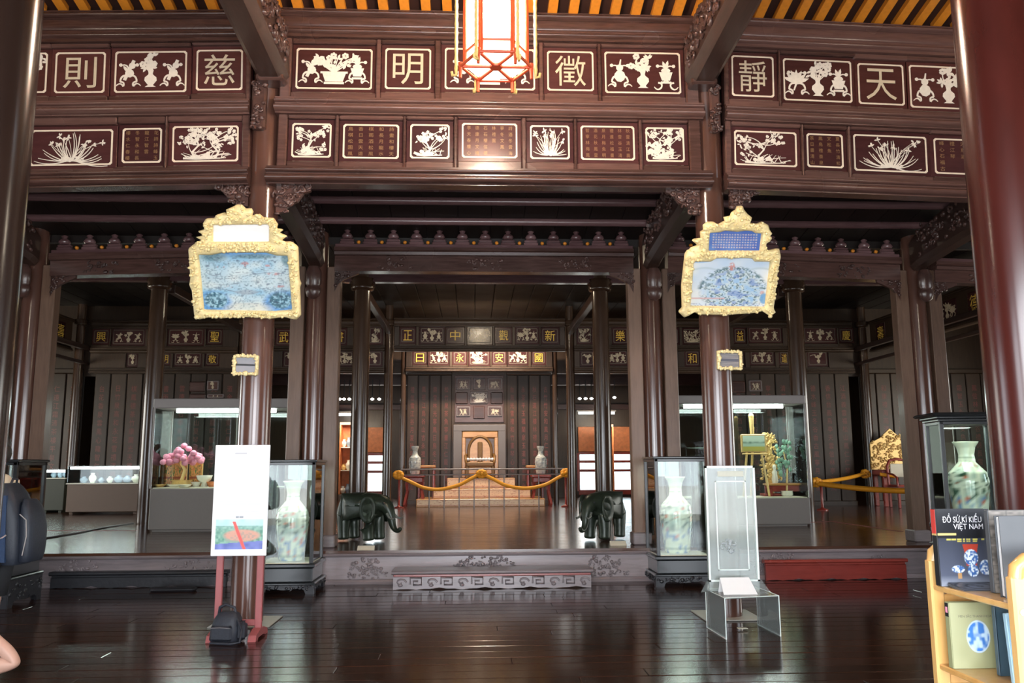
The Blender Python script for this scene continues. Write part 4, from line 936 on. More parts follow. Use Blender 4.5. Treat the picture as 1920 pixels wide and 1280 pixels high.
# blue and white vases on red stands
def bw(th, z, c0=lin(205, 205, 196), c1=lin(70, 90, 125), seed=1, amt=.55):
    n = vnoise(th*4+9, z*26, seed)*.5+vnoise(th*9+3, z*55, seed+1)*.5
    return mixc(np.broadcast_to(c0, (len(th), 3)), np.broadcast_to(c1, (len(th), 3)), np.clip((n-.52)*7, 0, 1)*amt)
def vase_mesh(name, prof, n, parent, fn, mat=None, loc=(0, 0, 0)):
    sm = []
    for (r0, z0), (r1, z1) in zip(prof, prof[1:]):
        for q in range(5): sm.append((r0+(r1-r0)*q/5, z0+(z1-z0)*q/5))
    sm.append(prof[-1])
    mb = MB().lathe(sm, n); o = mb.build(name, mat or M['glaze'], parent, loc)
    co = np.array([tuple(v.co) for v in o.data.vertices]); colour_verts(o.data, np.clip(fn(np.arctan2(co[:, 1], co[:, 0]), co[:, 2]), 0, 1)); return o
for s, px, lab in ((-1, 778, 'left'), (1, 1014, 'right')):
    Yv = 14.35; zt = PY(px, 890, Yv).z; x = PY(px, 890, Yv).x; H = PY(px, 836, Yv).z-zt
    t = thing('vase_stand', 'red lacquer stand under the %s throne vase' % lab, 'stand', (x, Yv, HP)); h = zt-HP
    MB().bbox(-.27, .27, -.27, .27, h-.06, h, .015).build('top', M['redwood'], t); MB().bbox(-.23, .23, -.23, .23, h-.2, h-.06, .02).build('apron', M['redwood'], t)
    for qx in (-1, 1):
        for qy in (-1, 1): MB().ring([[(qx*.21+qx*o_+dx*r, qy*.21+qy*o_+dy*r, z) for dx, dy in ((-1, -1), (1, -1), (1, 1), (-1, 1))] for z, o_, r in ((0, .03, .03), (.06, .05, .03), (h*.5, -.02, .028), (h-.2, .0, .04))], True, True, 0, False).build('leg', M['redwood'], t)
    t = thing('vase', 'blue and white vase on the red stand at the %s of the throne' % lab, 'vase', (x, Yv, zt))
    vase_mesh('body', [(.10, 0), (.12, .02), (.15, H*.25), (.165, H*.45), (.15, H*.6), (.08, H*.7), (.065, H*.82), (.10, H*.95), (.105, H)], 20, t, lambda th, z: bw(th, z))
    xb = PY(800 if s < 0 else 1003, 872, 14.75); zt2 = xb.z
    t = thing('side_bench', 'low bench with pale wooden top beside the %s throne vase' % lab, 'bench', (xb.x, 14.75, HP))
    MB().bbox(-.25, .25, -.2, .2, zt2-HP-.07, zt2-HP, .02).build('top', M['throne'], t)
    for qx in (-1, 1): MB().bbox(qx*.2-.03, qx*.2+.03, -.15, .15, 0, zt2-HP-.07, .01).build('leg', M['redwood'], t)
# ================================================================ ROPED CORNER ON THE RIGHT
p1 = PZ(1541, 957, HP); Y1 = p1.y
post('red rope post beside the right display cabinet', 1541, 902, Y1, M['redwood'])
a1 = PY(1530, 904, Y1-.05); a2 = PY(1622, 888, 12.9); a3 = PY(1712, 921, Y1-2.4)
rope('orange satin rope from the post back to the slim column', [tuple(a1), tuple((a1+a2)/2-Vector((0, 0, .03))), tuple(a2)], [tuple(a1), tuple(a2)], None, flat=.05)
mid = (a1+a3)/2; mid.z = PY(1610, 916, mid.y).z
rope('orange satin rope from the post across to the outer jamb', [tuple(a1+Vector((.05, -.02, -.03))), tuple(mid), tuple(a3)], [], None, flat=.06)
a4, a5 = PY(1650, 889, 12.2), PY(1678, 893, 12.1)
rope('short stretch of orange rope before the gilt chair', [tuple(a4), tuple((a4+a5)/2), tuple(a5)], [], None, flat=.045)
post('rope post hidden behind the outer right jamb', 1712, 919, Y1-2.4, M['redwood'])
# gilt carved seat and dark red armchair
Yg = 12.75; c = PY(1676, 865, Yg); t = thing('gilt_settee', 'red seat with tall carved gilt back in the roped corner', 'seat', (c.x, Yg, HP))
H = PY(1668, 803, Yg).z-HP; Hm = PY(1668, 835, Yg).z-HP; w2 = .55; zs = PY(1660, 880, Yg).z-HP
poly = [(-w2, zs), (w2, zs), (w2, Hm+.05), (w2*.8, Hm+.12), (w2*.5, Hm+.2), (w2*.25, H-.12), (0, H), (-w2*.25, H-.12), (-w2*.5, Hm+.2), (-w2*.8, Hm+.12), (-w2, Hm+.05)]
mb = MB().prism(poly, .1, .16); carve_lumps(mb, -w2, w2, zs, H-.1, .1, 120, rn, lambda x, z: z < Hm+.1+(H-Hm)*(1-abs(x)/w2)*.7, (.03, .07), .04); mb.build('carved_back', M['gold'], t)
MB().bbox(-w2, w2, -.45, .12, zs-.15, zs, .03).build('seat_cushion', M['redstand'], t)
for qx in (-1, 1):
    for qy in (-.4, .08): MB().bbox(qx*.48-.05, qx*.48+.05, qy-.05, qy+.05, 0, zs-.15, .015).build('leg', M['redwood'], t)
Yg2 = 11.9; c = PY(1690, 958, Yg2); p = PY(1690, 860, Yg2); t = thing('armchair', 'dark red armchair with a cream back panel before the gilt seat', 'chair', (p.x, Yg2, HP)); H = p.z-HP
MB().tube([(-.26, .2, H*.45), (-.27, .22, H*.85), (-.2, .23, H*.97), (0, .23, H), (.2, .23, H*.97), (.27, .22, H*.85), (.26, .2, H*.45)], .035, 8).build('back_frame', M['redwood'], t)
MB().bbox(-.2, .2, .2, .23, H*.62, H*.9, .03).build('back_panel', M['card'], t)
MB().bbox(-.29, .29, -.28, .25, H*.42, H*.47, .02).build('seat', M['redwood'], t)
for qx in (-1, 1):
    MB().tube([(qx*.27, .2, H*.7), (qx*.29, -.1, H*.68), (qx*.28, -.25, H*.62), (qx*.27, -.25, H*.45)], .025, 8).build('arm', M['redwood'], t)
    for qy in (-.24, .2): MB().bbox(qx*.25-.03, qx*.25+.03, qy-.03, qy+.03, 0, H*.43, .01).build('leg', M['redwood'], t)
# ================================================================ GLASS DISPLAY CABINETS ON THE PLATFORM
def cabinet(label, pxl, pxr, pyb, pytop0, pytop1, pyglass, dep, side):
    p = PZ(pxl, pyb, HP); Y = p.y
    xl, xr = PY(pxl+6, (pyb+pyglass)/2, Y).x, PY(pxr, pytop0, Y).x
    z0_, z1_, z2_ = PY(pxl, pyglass, Y).z, PY(pxl+14, pytop1, Y).z, PY(pxl+14, pytop0, Y).z
    t = thing('display_cabinet', label, 'display cabinet', ((xl+xr)/2, Y, HP)); w2 = (xr-xl)/2; h0, h1, h2 = z0_-HP, z1_-HP, z2_-HP
    MB().bbox(-w2, w2, 0, dep, .04, h0, .01).bbox(-w2+.05, w2-.05, .05, dep-.05, 0, .04, .005).build('base', M['grey'], t)
    MB().bbox(-w2-.02, w2+.02, -.02, dep+.02, h1, h2, .012).build('top', M['greylight'], t)
    MB().box(-w2+.03, w2-.03, .03, dep-.03, h0, h0+.015).build('display_floor', M['card'], t)
    for qx in (-1, 1):
        for qy in (0, dep): MB().bbox(qx*w2-.015, qx*w2+.015, qy-.015, qy+.015, h0, h1, .004).build('corner_bead', M['greylight'], t)
        MB().box(qx*w2-.004, qx*w2+.004, .02, dep-.02, h0, h1).build('pane', M['glass'], t)
    for qy in (.0, dep): MB().box(-w2+.016, w2-.016, qy-.004, qy+.004, h0, h1).build('pane', M['glass'], t)
    MB().tube([(-w2*.75, dep*.3, h1-.035), (w2*.75, dep*.3, h1-.035)], .03, 8).build('tube_light', M['tube'], t)
    lamp('cabinet_light', 'AREA', ((xl+xr)/2, Y+dep*.5, HP+h1-.08), 16, (.95, 1, .95), (0, 0, 0), w2*1.5, .25)
    return (xl+xr)/2, Y, HP+h0+.015, w2, h1-h0, dep
cxa, cya, cza, w2a, hha, dpa = cabinet('large grey-based glass cabinet behind the information board, with pink blossom', 273, 543, 998, 747, 765, 916, .85, -1)
cxb, cyb, czb, w2b, hhb, dpb = cabinet('large grey-based glass cabinet behind the clear acrylic stand, with gilt easel', 1258, 1507, 989, 741, 757, 935, .85, 1)
fx = lambda px, Y: PY(px, 880, Y).x
Ya = cya+.35
# left cabinet contents
x = fx(338, Ya); z1_ = PY(338, 868, Ya).z-cza; z2_ = PY(338, 830, Ya).z-cza
t = thing('blossom_tree', 'miniature tree with pink blossom in the left display cabinet', 'ornament', (x, Ya+.1, cza))
MB().lathe([(.14, 0), (.17, .04), (.16, .10), (.19, .12)], 14).build('pot', M['gold'], t); MB().tube([(0, 0, .1), (.05, 0, .3), (-.03, 0, z1_), (.02, 0, z1_+.12)], [.035, .03, .025, .02], 7).build('trunk', M['gold'], t)
mb = MB(); q = random.Random(5)
for i in range(46):
    u = q.uniform(-1, 1); mb.ell((u*.30, q.uniform(-.12, .12), z1_+q.uniform(0, 1)*(z2_-z1_)*(1.1-abs(u)*.8)), (.06, .06, .05), 7, 5)
o = mb.build('blossom_crown', M['pink'], t); o['kind'] = 'stuff'
def scr(u, v):
    n = vnoise(u*14, v*10, 8); m = vnoise(u*30, v*22, 9)
    c = mixc(lin(196, 110, 60), lin(232, 170, 100), n); c = mixc(c, np.broadcast_to(lin(90, 120, 60), c.shape), np.clip((m-.55)*5, 0, 1)*(v < .75)); c = mixc(c, np.broadcast_to(lin(150, 52, 40), c.shape), ((v > .25) & (v < .32)).astype(float)*.8)
    return mixc(c, np.broadcast_to(lin(40, 46, 40), c.shape), np.clip((n*m-.42)*9, 0, 1))
t = thing('painted_screen', 'orange and green painted screen low in the left display cabinet', 'screen', (fx(336, Ya+.25), Ya+.3, cza)); hs = PY(345, 857, Ya+.3).z-cza
for i in range(3):
    p = MB().bbox(-.13, .13, -.012, .012, .02, hs, .006).build('leaf_panel', M['gold'], t, ((i-1)*.262, (.06 if i != 1 else 0), 0), (0, 0, R((12, 0, -12)[i])))
    sheet('painting', .24, hs*.9, 40, 40, scr, M['print'], p, (0, -.014, hs*.5))
for px, py, r, kd, lab in ((384, 908, .14, 'bowl', 'white footed bowl'), (330, 911, .13, 'plate', 'cream plate lying left of the white bowl'), (348, 914, .11, 'plate', 'yellowish plate in front of the cream plate'), (369, 908, .09, 'cup', 'small white cup left of the footed bowl'), (398, 911, .09, 'cup2', 'small orange cup right of the footed bowl'), (300, 912, .12, 'plate', 'ochre dish at the left end')):
    p = PZ(px, py, cza); Yq_ = min(max(p.y, cya+.14), cya+.30+.02*(px % 7)); x = fx(px, Yq_)
    t = thing('dish', lab + ' in the left display cabinet', 'dish', (x, Yq_, cza))
    if kd == 'bowl': MB().lathe([(.06, 0), (.05, .05), (.04, .07), (r*.8, .12), (r, .2), (r*.96, .2), (r*.75, .13), (.01, .085)], 18).build('bowl', M['porcelain'], t)
    elif kd == 'plate': MB().lathe([(r*.5, 0), (r, .045), (r*.97, .05), (r*.5, .015), (.005, .012)], 18).build('plate', M['card'] if px != 300 else M['gold'], t)
    else: MB().lathe([(r*.5, 0), (r*.6, .02), (r, .09), (r*.95, .09), (r*.5, .03), (.005, .025)], 16).build('cup', M['porcelain'] if kd == 'cup' else M['orangepanel'], t)
# right cabinet contents
Yb_ = cyb+.4; ex = fx(1416, Yb_)
t = thing('easel', 'gilt easel holding a small framed landscape in the right display cabinet', 'easel', (ex, Yb_, czb)); hz = lambda py: PY(1416, py, Yb_).z-czb
for a, b in (((-.10, 0, hz(815)), (-.24, 0, 0)), ((.08, 0, hz(815)), (.24, 0, 0)), ((0, 0, hz(800)), (0, .3, 0))): MB().tube([b, a], .022, 8).build('leg', M['gold'], t)
MB().tube([(-.03, 0, hz(820)), (-.03, 0, hz(782))], [.03, .045], 8).ell((-.03, 0, hz(780)), (.05, .05, .06), 8, 6).build('mast', M['gold'], t)
MB().bbox(-.22, .22, -.06, .03, hz(852), hz(849), .008).build('ledge', M['gold'], t)
t = thing('framed_landscape', 'small pale green framed landscape resting on the gilt easel', 'picture', (ex-.02, Yb_-.05, czb+hz(848))); hh = hz(814)-hz(848)
MB().bbox(-.235, .235, -.0, .03, 0, hh, .01).build('frame', M['gold'], t)
def land(u, v):
    n = vnoise(u*9, v*7, 2); c = mixc(lin(160, 195, 165), lin(220, 235, 215), np.clip(v*1.3, 0, 1)); c = mixc(c, np.broadcast_to(lin(70, 110, 85), c.shape), np.clip((.55-np.abs(v-.55)*5+n*.6-.3), 0, 1)); return mixc(c, np.broadcast_to(lin(205, 190, 90), c.shape), (v < .28).astype(float))
sheet('landscape', .40, hh*.84, 40, 30, land, M['print'], t, (0, -.003, hh*.5))
gx = fx(1446, Yb_+.2); gh = PY(1446, 812, Yb_).z-czb
t = thing('gilt_screen', 'carved gilt openwork stand behind the easel in the right display cabinet', 'ornament', (gx, Yb_+.25, czb))
mb = MB(); carve_lumps(mb, -.17, .17, .3, gh, 0, 90, rn, lambda x, z: abs(x) < .17*(1.1-((z-.3)/(gh-.3))**3*.5), (.03, .06), .04); mb.bbox(-.05, .05, -.02, .04, .0, gh-.1, .01); mb.build('openwork', M['gold'], t); MB().bbox(-.18, .18, -.12, .12, 0, .05, .01).build('foot', M['redwood'], t)
jx = fx(1475, Yb_); t = thing('jade_tree', 'small jade-leaved ornamental tree at the right end of the display cabinet', 'ornament', (jx, Yb_+.05, czb)); jh = PY(1475, 826, Yb_).z-czb
MB().lathe([(.08, .0), (.11, .03), (.1, .09), (.12, .1)], 12).build('pot', M['porcelain'], t); MB().tube([(0, 0, .09), (.03, 0, jh*.5), (-.02, 0, jh*.8)], [.02, .015, .01], 6).build('stem', M['gold'], t)
mb = MB()
for i in range(40): mb.ell((rn.uniform(-.13, .13), rn.uniform(-.1, .1), rn.uniform(.35, jh)), (.035, .02, .045), 6, 4)
o = mb.build('jade_leaves', plain('jade', (.25, .45, .33), .2), t); o['kind'] = 'stuff'
t = thing('low_table', 'low red table with orange top behind the easel in the right display cabinet', 'table', (fx(1468, Yb_+.3), Yb_+.15, czb)); th_ = PY(1468, 905, Yb_+.3).z-czb
MB().bbox(-.38, .38, -.12, .2, th_-.04, th_, .01).build('top', M['throne'], t)
for qx in (-.33, .33):
    for qy in (-.08, .16): MB().bbox(qx-.025, qx+.025, qy-.025, qy+.025, 0, th_-.04, .006).build('leg', M['redwood'], t)
MB().bbox(-.35, .35, -.08, -.05, th_*.35, th_-.04, .01).build('apron', M['redwood'], t)
t = thing('figurine', 'small white standing figurine on the low table of the right display cabinet', 'figurine', (fx(1452, Yb_+.2), Yb_+.2, czb+th_)); MB().lathe([(.05, 0), (.06, .05), (.045, .15), (.05, .2), (.02, .24), (.035, .28), (.03, .32), (.005, .34)], 12).build('body', M['porcelain'], t)
# flat cases in the left end bay
def flat_case(label, pxl, pxr, pyb, pyg, pyt, mat, n, seed):
    a = PZ(pxl, pyb, HP); Y = min(a.y, 12.35); a = PY(pxl, pyb, Y); q = random.Random(seed); xl, xr = a.x, PY(pxr, pyb, Y).x; w2 = (xr-xl)/2
    h0, h1 = PY(pxl, pyg, Y).z-HP, PY(pxl, pyt, Y).z-HP
    t = thing('flat_case', label, 'display case', ((xl+xr)/2, Y, HP)); dp = .75
    MB().bbox(-w2, w2, .02, dp, .06, h0, .012).build('base', mat, t)
    for qx in (-1, 1): MB().bbox(qx*(w2-.1)-.04, qx*(w2-.1)+.04, .08, dp-.06, 0, .07, .01).build('foot', mat, t)
    MB().bbox(-w2-.02, w2+.02, -.01, dp+.02, h0, h0+.03, .006).build('display_floor', M['porcelain'], t)
    for qx in (-1, 1): MB().box(qx*w2-.005, qx*w2+.005, .01, dp, h0+.03, h1).build('pane', M['glass'], t)
    MB().box(-w2+.006, w2-.006, .0, .01, h0+.03, h1).build('pane', M['glass'], t); MB().box(-w2, w2, 0, dp, h1, h1+.01).build('pane', M['glass'], t)
    MB().tube([(-w2*.95, .05, h1-.04), (w2*.95, .05, h1-.04)], .03, 8).build('tube_light', M['tube'], t)
    for i in range(n):
        x = (xl+xr)/2 - w2*.85 + w2*1.7*(i+.5)/n; hh = q.uniform(.12, .24); r = q.uniform(.07, .11)
        o = MB().lathe([(r*.5, 0), (r, hh*.4), (r*.9, hh*.65), (r*.4, hh*.85), (r*.55, hh)], 12).build('small_jar', q.choice((M['bluegrey'], M['bluegrey'], M['porcelain'])), None, (x, Y+.35, HP+h0+.03))
        tag(o, 'small jar in the %s, %s from left' % (label, ('first', 'second', 'third', 'fourth', 'fifth', 'sixth', 'seventh')[i]), 'jar', 'jars in the ' + label)
flat_case('brown lit flat case left of the large cabinet', 121, 258, 965, 908, 874, M['brownbox'], 7, 3)
flat_case('dark green flat case by the backpack', 73, 117, 957, 898, 880, M['greenbox'], 3, 4)
# strips taped to the platform floor
for nm, lab, pts in (('floor_tape', 'thin red tape line on the platform floor at right', ((1506, 979), (1560, 977), (1690, 996))), ('floor_tape', 'thin red tape line on the platform floor at left', ((80, 994), (165, 994), (255, 994)))):
    P_ = [PZ(x, y, HP+.004) for x, y in pts]; mb = MB()
    for a, b in zip(P_, P_[1:]):
        d = (b-a).normalized(); n_ = Vector((-d.y, d.x, 0))*.035; mb.add([a-n_, b-n_, b+n_, a+n_, a-n_-Vector((0, 0, .003)), b-n_-Vector((0, 0, .003)), b+n_-Vector((0, 0, .003)), a+n_-Vector((0, 0, .003))], [(0, 1, 2, 3), (4, 7, 6, 5), (0, 4, 5, 1), (2, 6, 7, 3)])
    tag(mb.build(nm, M['redstand']), lab, 'tape')
P_ = [PZ(x, y, HP+.012) for x, y in ((76, 1010), (150, 998), (200, 988), (250, 980))]; tag(MB().tube(P_, .012, 6).build('floor_cable', M['black']), 'thin black cable running across the platform floor at left', 'cable')
# ================================================================ ELEPHANTS
def skin_mesh(name, verts, edges, radii, mat, parent, root=0, sub=2, smooth=True):
    me = bpy.data.meshes.new(name); me.from_pydata(verts, edges, []); o = bpy.data.objects.new(name, me); COL.objects.link(o); o.parent = parent
    s_ = o.modifiers.new('skin', 'SKIN'); s_.use_smooth_shade = True
    if not me.skin_vertices: me.skin_vertices.new()
    for i, r in enumerate(radii):
        sv = me.skin_vertices[0].data[i]; sv.radius = (r, r) if not isinstance(r, tuple) else r; sv.use_root = (i == root)
    o.modifiers.new('sub', 'SUBSURF').levels = sub; o.modifiers['sub'].render_levels = sub
    me.materials.append(mat); return o
M['tuskgrey'] = plain('dull_tusk', (.16, .17, .15), .35)
def elephant(label, p, heading, sc):
    t = thing('elephant_statue', label, 'statue', p, (0, 0, heading)); t.scale = (sc, sc, sc)
    V = [(-.05, 0, .54), (-.28, 0, .53), (.17, 0, .55), (.34, 0, .61), (.46, 0, .55), (.54, 0, .42), (.56, 0, .30), (.60, 0, .20), (.68, 0, .17), (.74, 0, .23),
         (-.40, 0, .46), (-.47, 0, .33)]
    Rr = [.215, .20, .20, .155, .125, .075, .06, .05, .04, .03, .06, .015]
    E_ = [(0, 1), (0, 2), (2, 3), (3, 4), (4, 5), (5, 6), (6, 7), (7, 8), (8, 9), (1, 10), (10, 11)]
    for x, y in ((-.30, .13), (-.30, -.13), (.20, .13), (.20, -.13)):
        b = len(V); V += [(x, y, .40), (x, y, .20), (x+.01, y, .07), (x+.015, y, .015)]; Rr += [.125, .098, .092, .108]; E_ += [(1 if x < 0 else 2, b), (b, b+1), (b+1, b+2), (b+2, b+3)]
    skin_mesh('body', V, E_, Rr, M['bronze'], t)
    for s in (-1, 1):
        mb = MB(); rr_ = []
        for q_ in (0, .35, .7, 1):      # domed ear, rim curled out
            rr_.append([(.27+.155*q_*math.cos(a)*(.8 if math.cos(a) > 0 else 1.1), s*(.150+.055*q_*q_+(.03*q_ if math.cos(a) < 0 else 0)), .52+.19*q_*math.sin(a)-(.04*q_ if math.sin(a) < 0 else 0)) for a in [6.283*i/20 for i in range(20)]])
        ring_ = [(.30+.17*math.cos(a)*(.8 if math.cos(a) > 0 else 1)-.04, s*(.165+.05*math.sin(a)**2+(.05 if math.cos(a) < 0 else 0)), .50+.20*math.sin(a)-(.04 if math.sin(a) < 0 else 0)) for a in [6.283*i/16 for i in range(16)]]
        r2 = [(x, y+s*.025, z) for x, y, z in ring_]
        mb.ring(rr_, True, False, 0, True); eo = mb.build('ear', M['bronze'], t); sd_ = eo.modifiers.new('solid', 'SOLIDIFY'); sd_.thickness = .022
        MB().tube([(.52, s*.075, .44), (.58, s*.095, .38), (.65, s*.10, .36), (.70, s*.09, .385)], [.024, .02, .014, .005], 8).build('tusk', M['tuskgrey'], t)
        MB().ell((.475, s*.115, .60), (.018, .012, .018), 8, 6).build('eye', M['black'], t)
    mb = MB().ring([[(-.20+.30*u, .232*math.sin(a)*1.0, .53+.225*math.cos(a)) for a in [-1.5+3.0*i/14 for i in range(15)]] for u in (0, .33, .66, 1)], False, False, 0, True)
    o = mb.build('saddle_cloth', M['bronze'], t); sd = o.modifiers.new('solid', 'SOLIDIFY'); sd.thickness = .012
    return t
p = PZ(681, 1014, HP); elephant('dark bronze elephant with curled trunk at the left of the steps, facing right', (p.x, max(p.y, YF+.30), HP), R(-32), .93)
p = PZ(1132, 1011, HP); elephant('dark bronze elephant at the right of the steps, turned towards the viewer', (p.x, max(p.y, YF+.30), HP), R(180+52), .93)
for px, py, lab in ((686, 1031, 'left'), (1159, 1022, 'right')):
    p = PZ(px, py, HP); t = thing('label_card', 'small white label card before the %s elephant' % lab, 'label', (p.x, max(p.y, YF+.0), HP))
    MB().add([(-.11, -.05, .001), (.11, -.05, .001), (.11, .03, .055), (-.11, .03, .055), (-.11, .05, .001), (.11, .05, .001)], [(0, 1, 2, 3), (3, 2, 5, 4), (0, 3, 4), (1, 5, 2)]).build('card', M['card'], t)
# ================================================================ STEPS
def step_stool(label, x0, x1, y0, y1, zt, mt, carved, fancy=True):
    t = thing('step_stool', label, 'step', ((x0+x1)/2, y0, 0)); w2 = (x1-x0)/2; d = y1-y0
    MB().profx([(-.03, zt-.012), (-.035, zt-.03), (-.02, zt-.045), (d, zt-.045), (d, zt), (-.02, zt)], -w2, w2).build('tread', mt, t)
    MB().bbox(-w2+.02, w2-.02, .0, .03, zt-.075, zt-.045, .006).build('waist', M['redwood'] if fancy else mt, t)
    n = 26; top = [(-w2+.02+(2*w2-.04)*i/n, zt-.075) for i in range(n+1)]
    bot = [(x, (.0 if (i in (0, n) or i % 6 == 3) else .016+.010*math.cos(i*2.1))) for i, (x, _) in enumerate(top)]
    mb = MB(); vs = [(x, -.012, z) for x, z in top] + [(x, -.012, z) for x, z in bot] + [(x, .03, z) for x, z in top] + [(x, .03, z) for x, z in bot]; m = n+1
    mb.add(vs, [(i, i+1, m+i+1, m+i) for i in range(n)] + [(2*m+i, 3*m+i, 3*m+i+1, 2*m+i+1) for i in range(n)] + [(m+i, m+i+1, 3*m+i+1, 3*m+i) for i in range(n)] + [(0, m, 3*m, 2*m), (n, 2*m+n, 3*m+n, m+n)])
    mb.build('apron', mt, t)
    if fancy:      # key-fret and scroll carving standing proud of the apron
        mb = MB(); zc0, zc1 = .045, zt-.085
        for i in range(13):
            cx = -w2+.11+(2*w2-.22)*i/12; h = (zc1-zc0)
            if i % 2: mb.tube([(cx-.07, -.018, zc0+h*.2), (cx-.07, -.018, zc1), (cx+.07, -.018, zc1), (cx+.07, -.018, zc0+h*.15), (cx-.03, -.018, zc0+h*.15), (cx-.03, -.018, zc0+h*.6), (cx+.03, -.018, zc0+h*.6)], .011, 4)
            else:
                mb.tube([(cx+(.075-.009*k)*math.cos(k*.75), -.018, zc0+h*.45+(.05-.006*k)*math.sin(k*.75)) for k in range(9)], .012, 5); mb.ell((cx, -.02, zc0+.01), (.03, .015, .02), 8, 5)
        o = mb.build('apron_carving', M['riser'], t); o['kind'] = 'stuff'
    MB().bbox(-w2+.02, -w2+.07, .03, d-.02, 0, zt-.05, .008).bbox(w2-.07, w2-.02, .03, d-.02, 0, zt-.05, .008).build('end_board', mt, t)
a, b = PZ(733, 1106, 0), PZ(1114, 1102, 0); Ys = (a.y+b.y)/2+.02
step_stool('long carved grey-brown step stool at the middle of the platform', PZ(735, 1104, 0).x, PZ(1114, 1104, 0).x, Ys, Ys+.36, PY(920, 1068, Ys).z, M['riser'], True)
Ys = PZ(300, 1101, 0).y
step_stool('plain dark step stool below the left bay', PZ(103, 1100, 0).x, PZ(425, 1100, 0).x, Ys, Ys+.5, PY(300, 1070, Ys).z, M['ebony'], False, False)
Ys = PZ(1560, 1085, 0).y
step_stool('red step stool below the right bay', PZ(1425, 1085, 0).x, PZ(1690, 1082, 0).x, Ys-.1, YF-.06, PY(1560, 1048, Ys-.1).z, M['redwood'], False, False)
for px, py, L, lab in ((1470, 1083, .50, 'dark bar standing for an apron hollow of the red step, nearer the acrylic stand'), (1640, 1074, .62, 'dark bar standing for an apron hollow of the red step, nearer the book rack'), (330, 1106, .55, 'dark flat bar lying on the floor before the left step')):  # bars at the red step stand for dark hollows in its apron
    p = PZ(px, py, 0); tag(MB().bbox(p.x-L/2, p.x+L/2, p.y-.16, p.y-.02, .0, .05, .02).build('dark_bar', M['ebony']), lab, 'bar')
# ================================================================ VASE SHOWCASES ON BLACK STANDS
def famille(seed):
    def fn(th, z):
        u = th*3; n = vnoise(u*2+20, z*14, seed); m = vnoise(u*5+9, z*34, seed+4)
        c = mixc(lin(240, 236, 208), lin(224, 230, 212), vnoise(u, z*5, seed+9))
        lowz = np.clip((.78-z)*6, 0, 1)
        c = mixc(c, np.broadcast_to(lin(120, 160, 150), c.shape), np.clip((n-.45)*4, 0, 1)*.55*lowz)
        c = mixc(c, np.broadcast_to(lin(60, 90, 70), c.shape), np.clip((m-.58)*6, 0, 1)*lowz*(z > .3))
        c = mixc(c, np.broadcast_to(lin(110, 140, 185), c.shape), np.clip((n-.5)*5, 0, 1)*(z < .34)*.9)
        c = mixc(c, np.broadcast_to(lin(215, 120, 90), c.shape), np.clip((m*n-.5)*14, 0, 1)*lowz)
        return mixc(c, np.broadcast_to(lin(90, 120, 90), c.shape), ((np.abs(z-.80) < .012) | (np.abs(z-.05) < .012)).astype(float)*.5)
    return fn
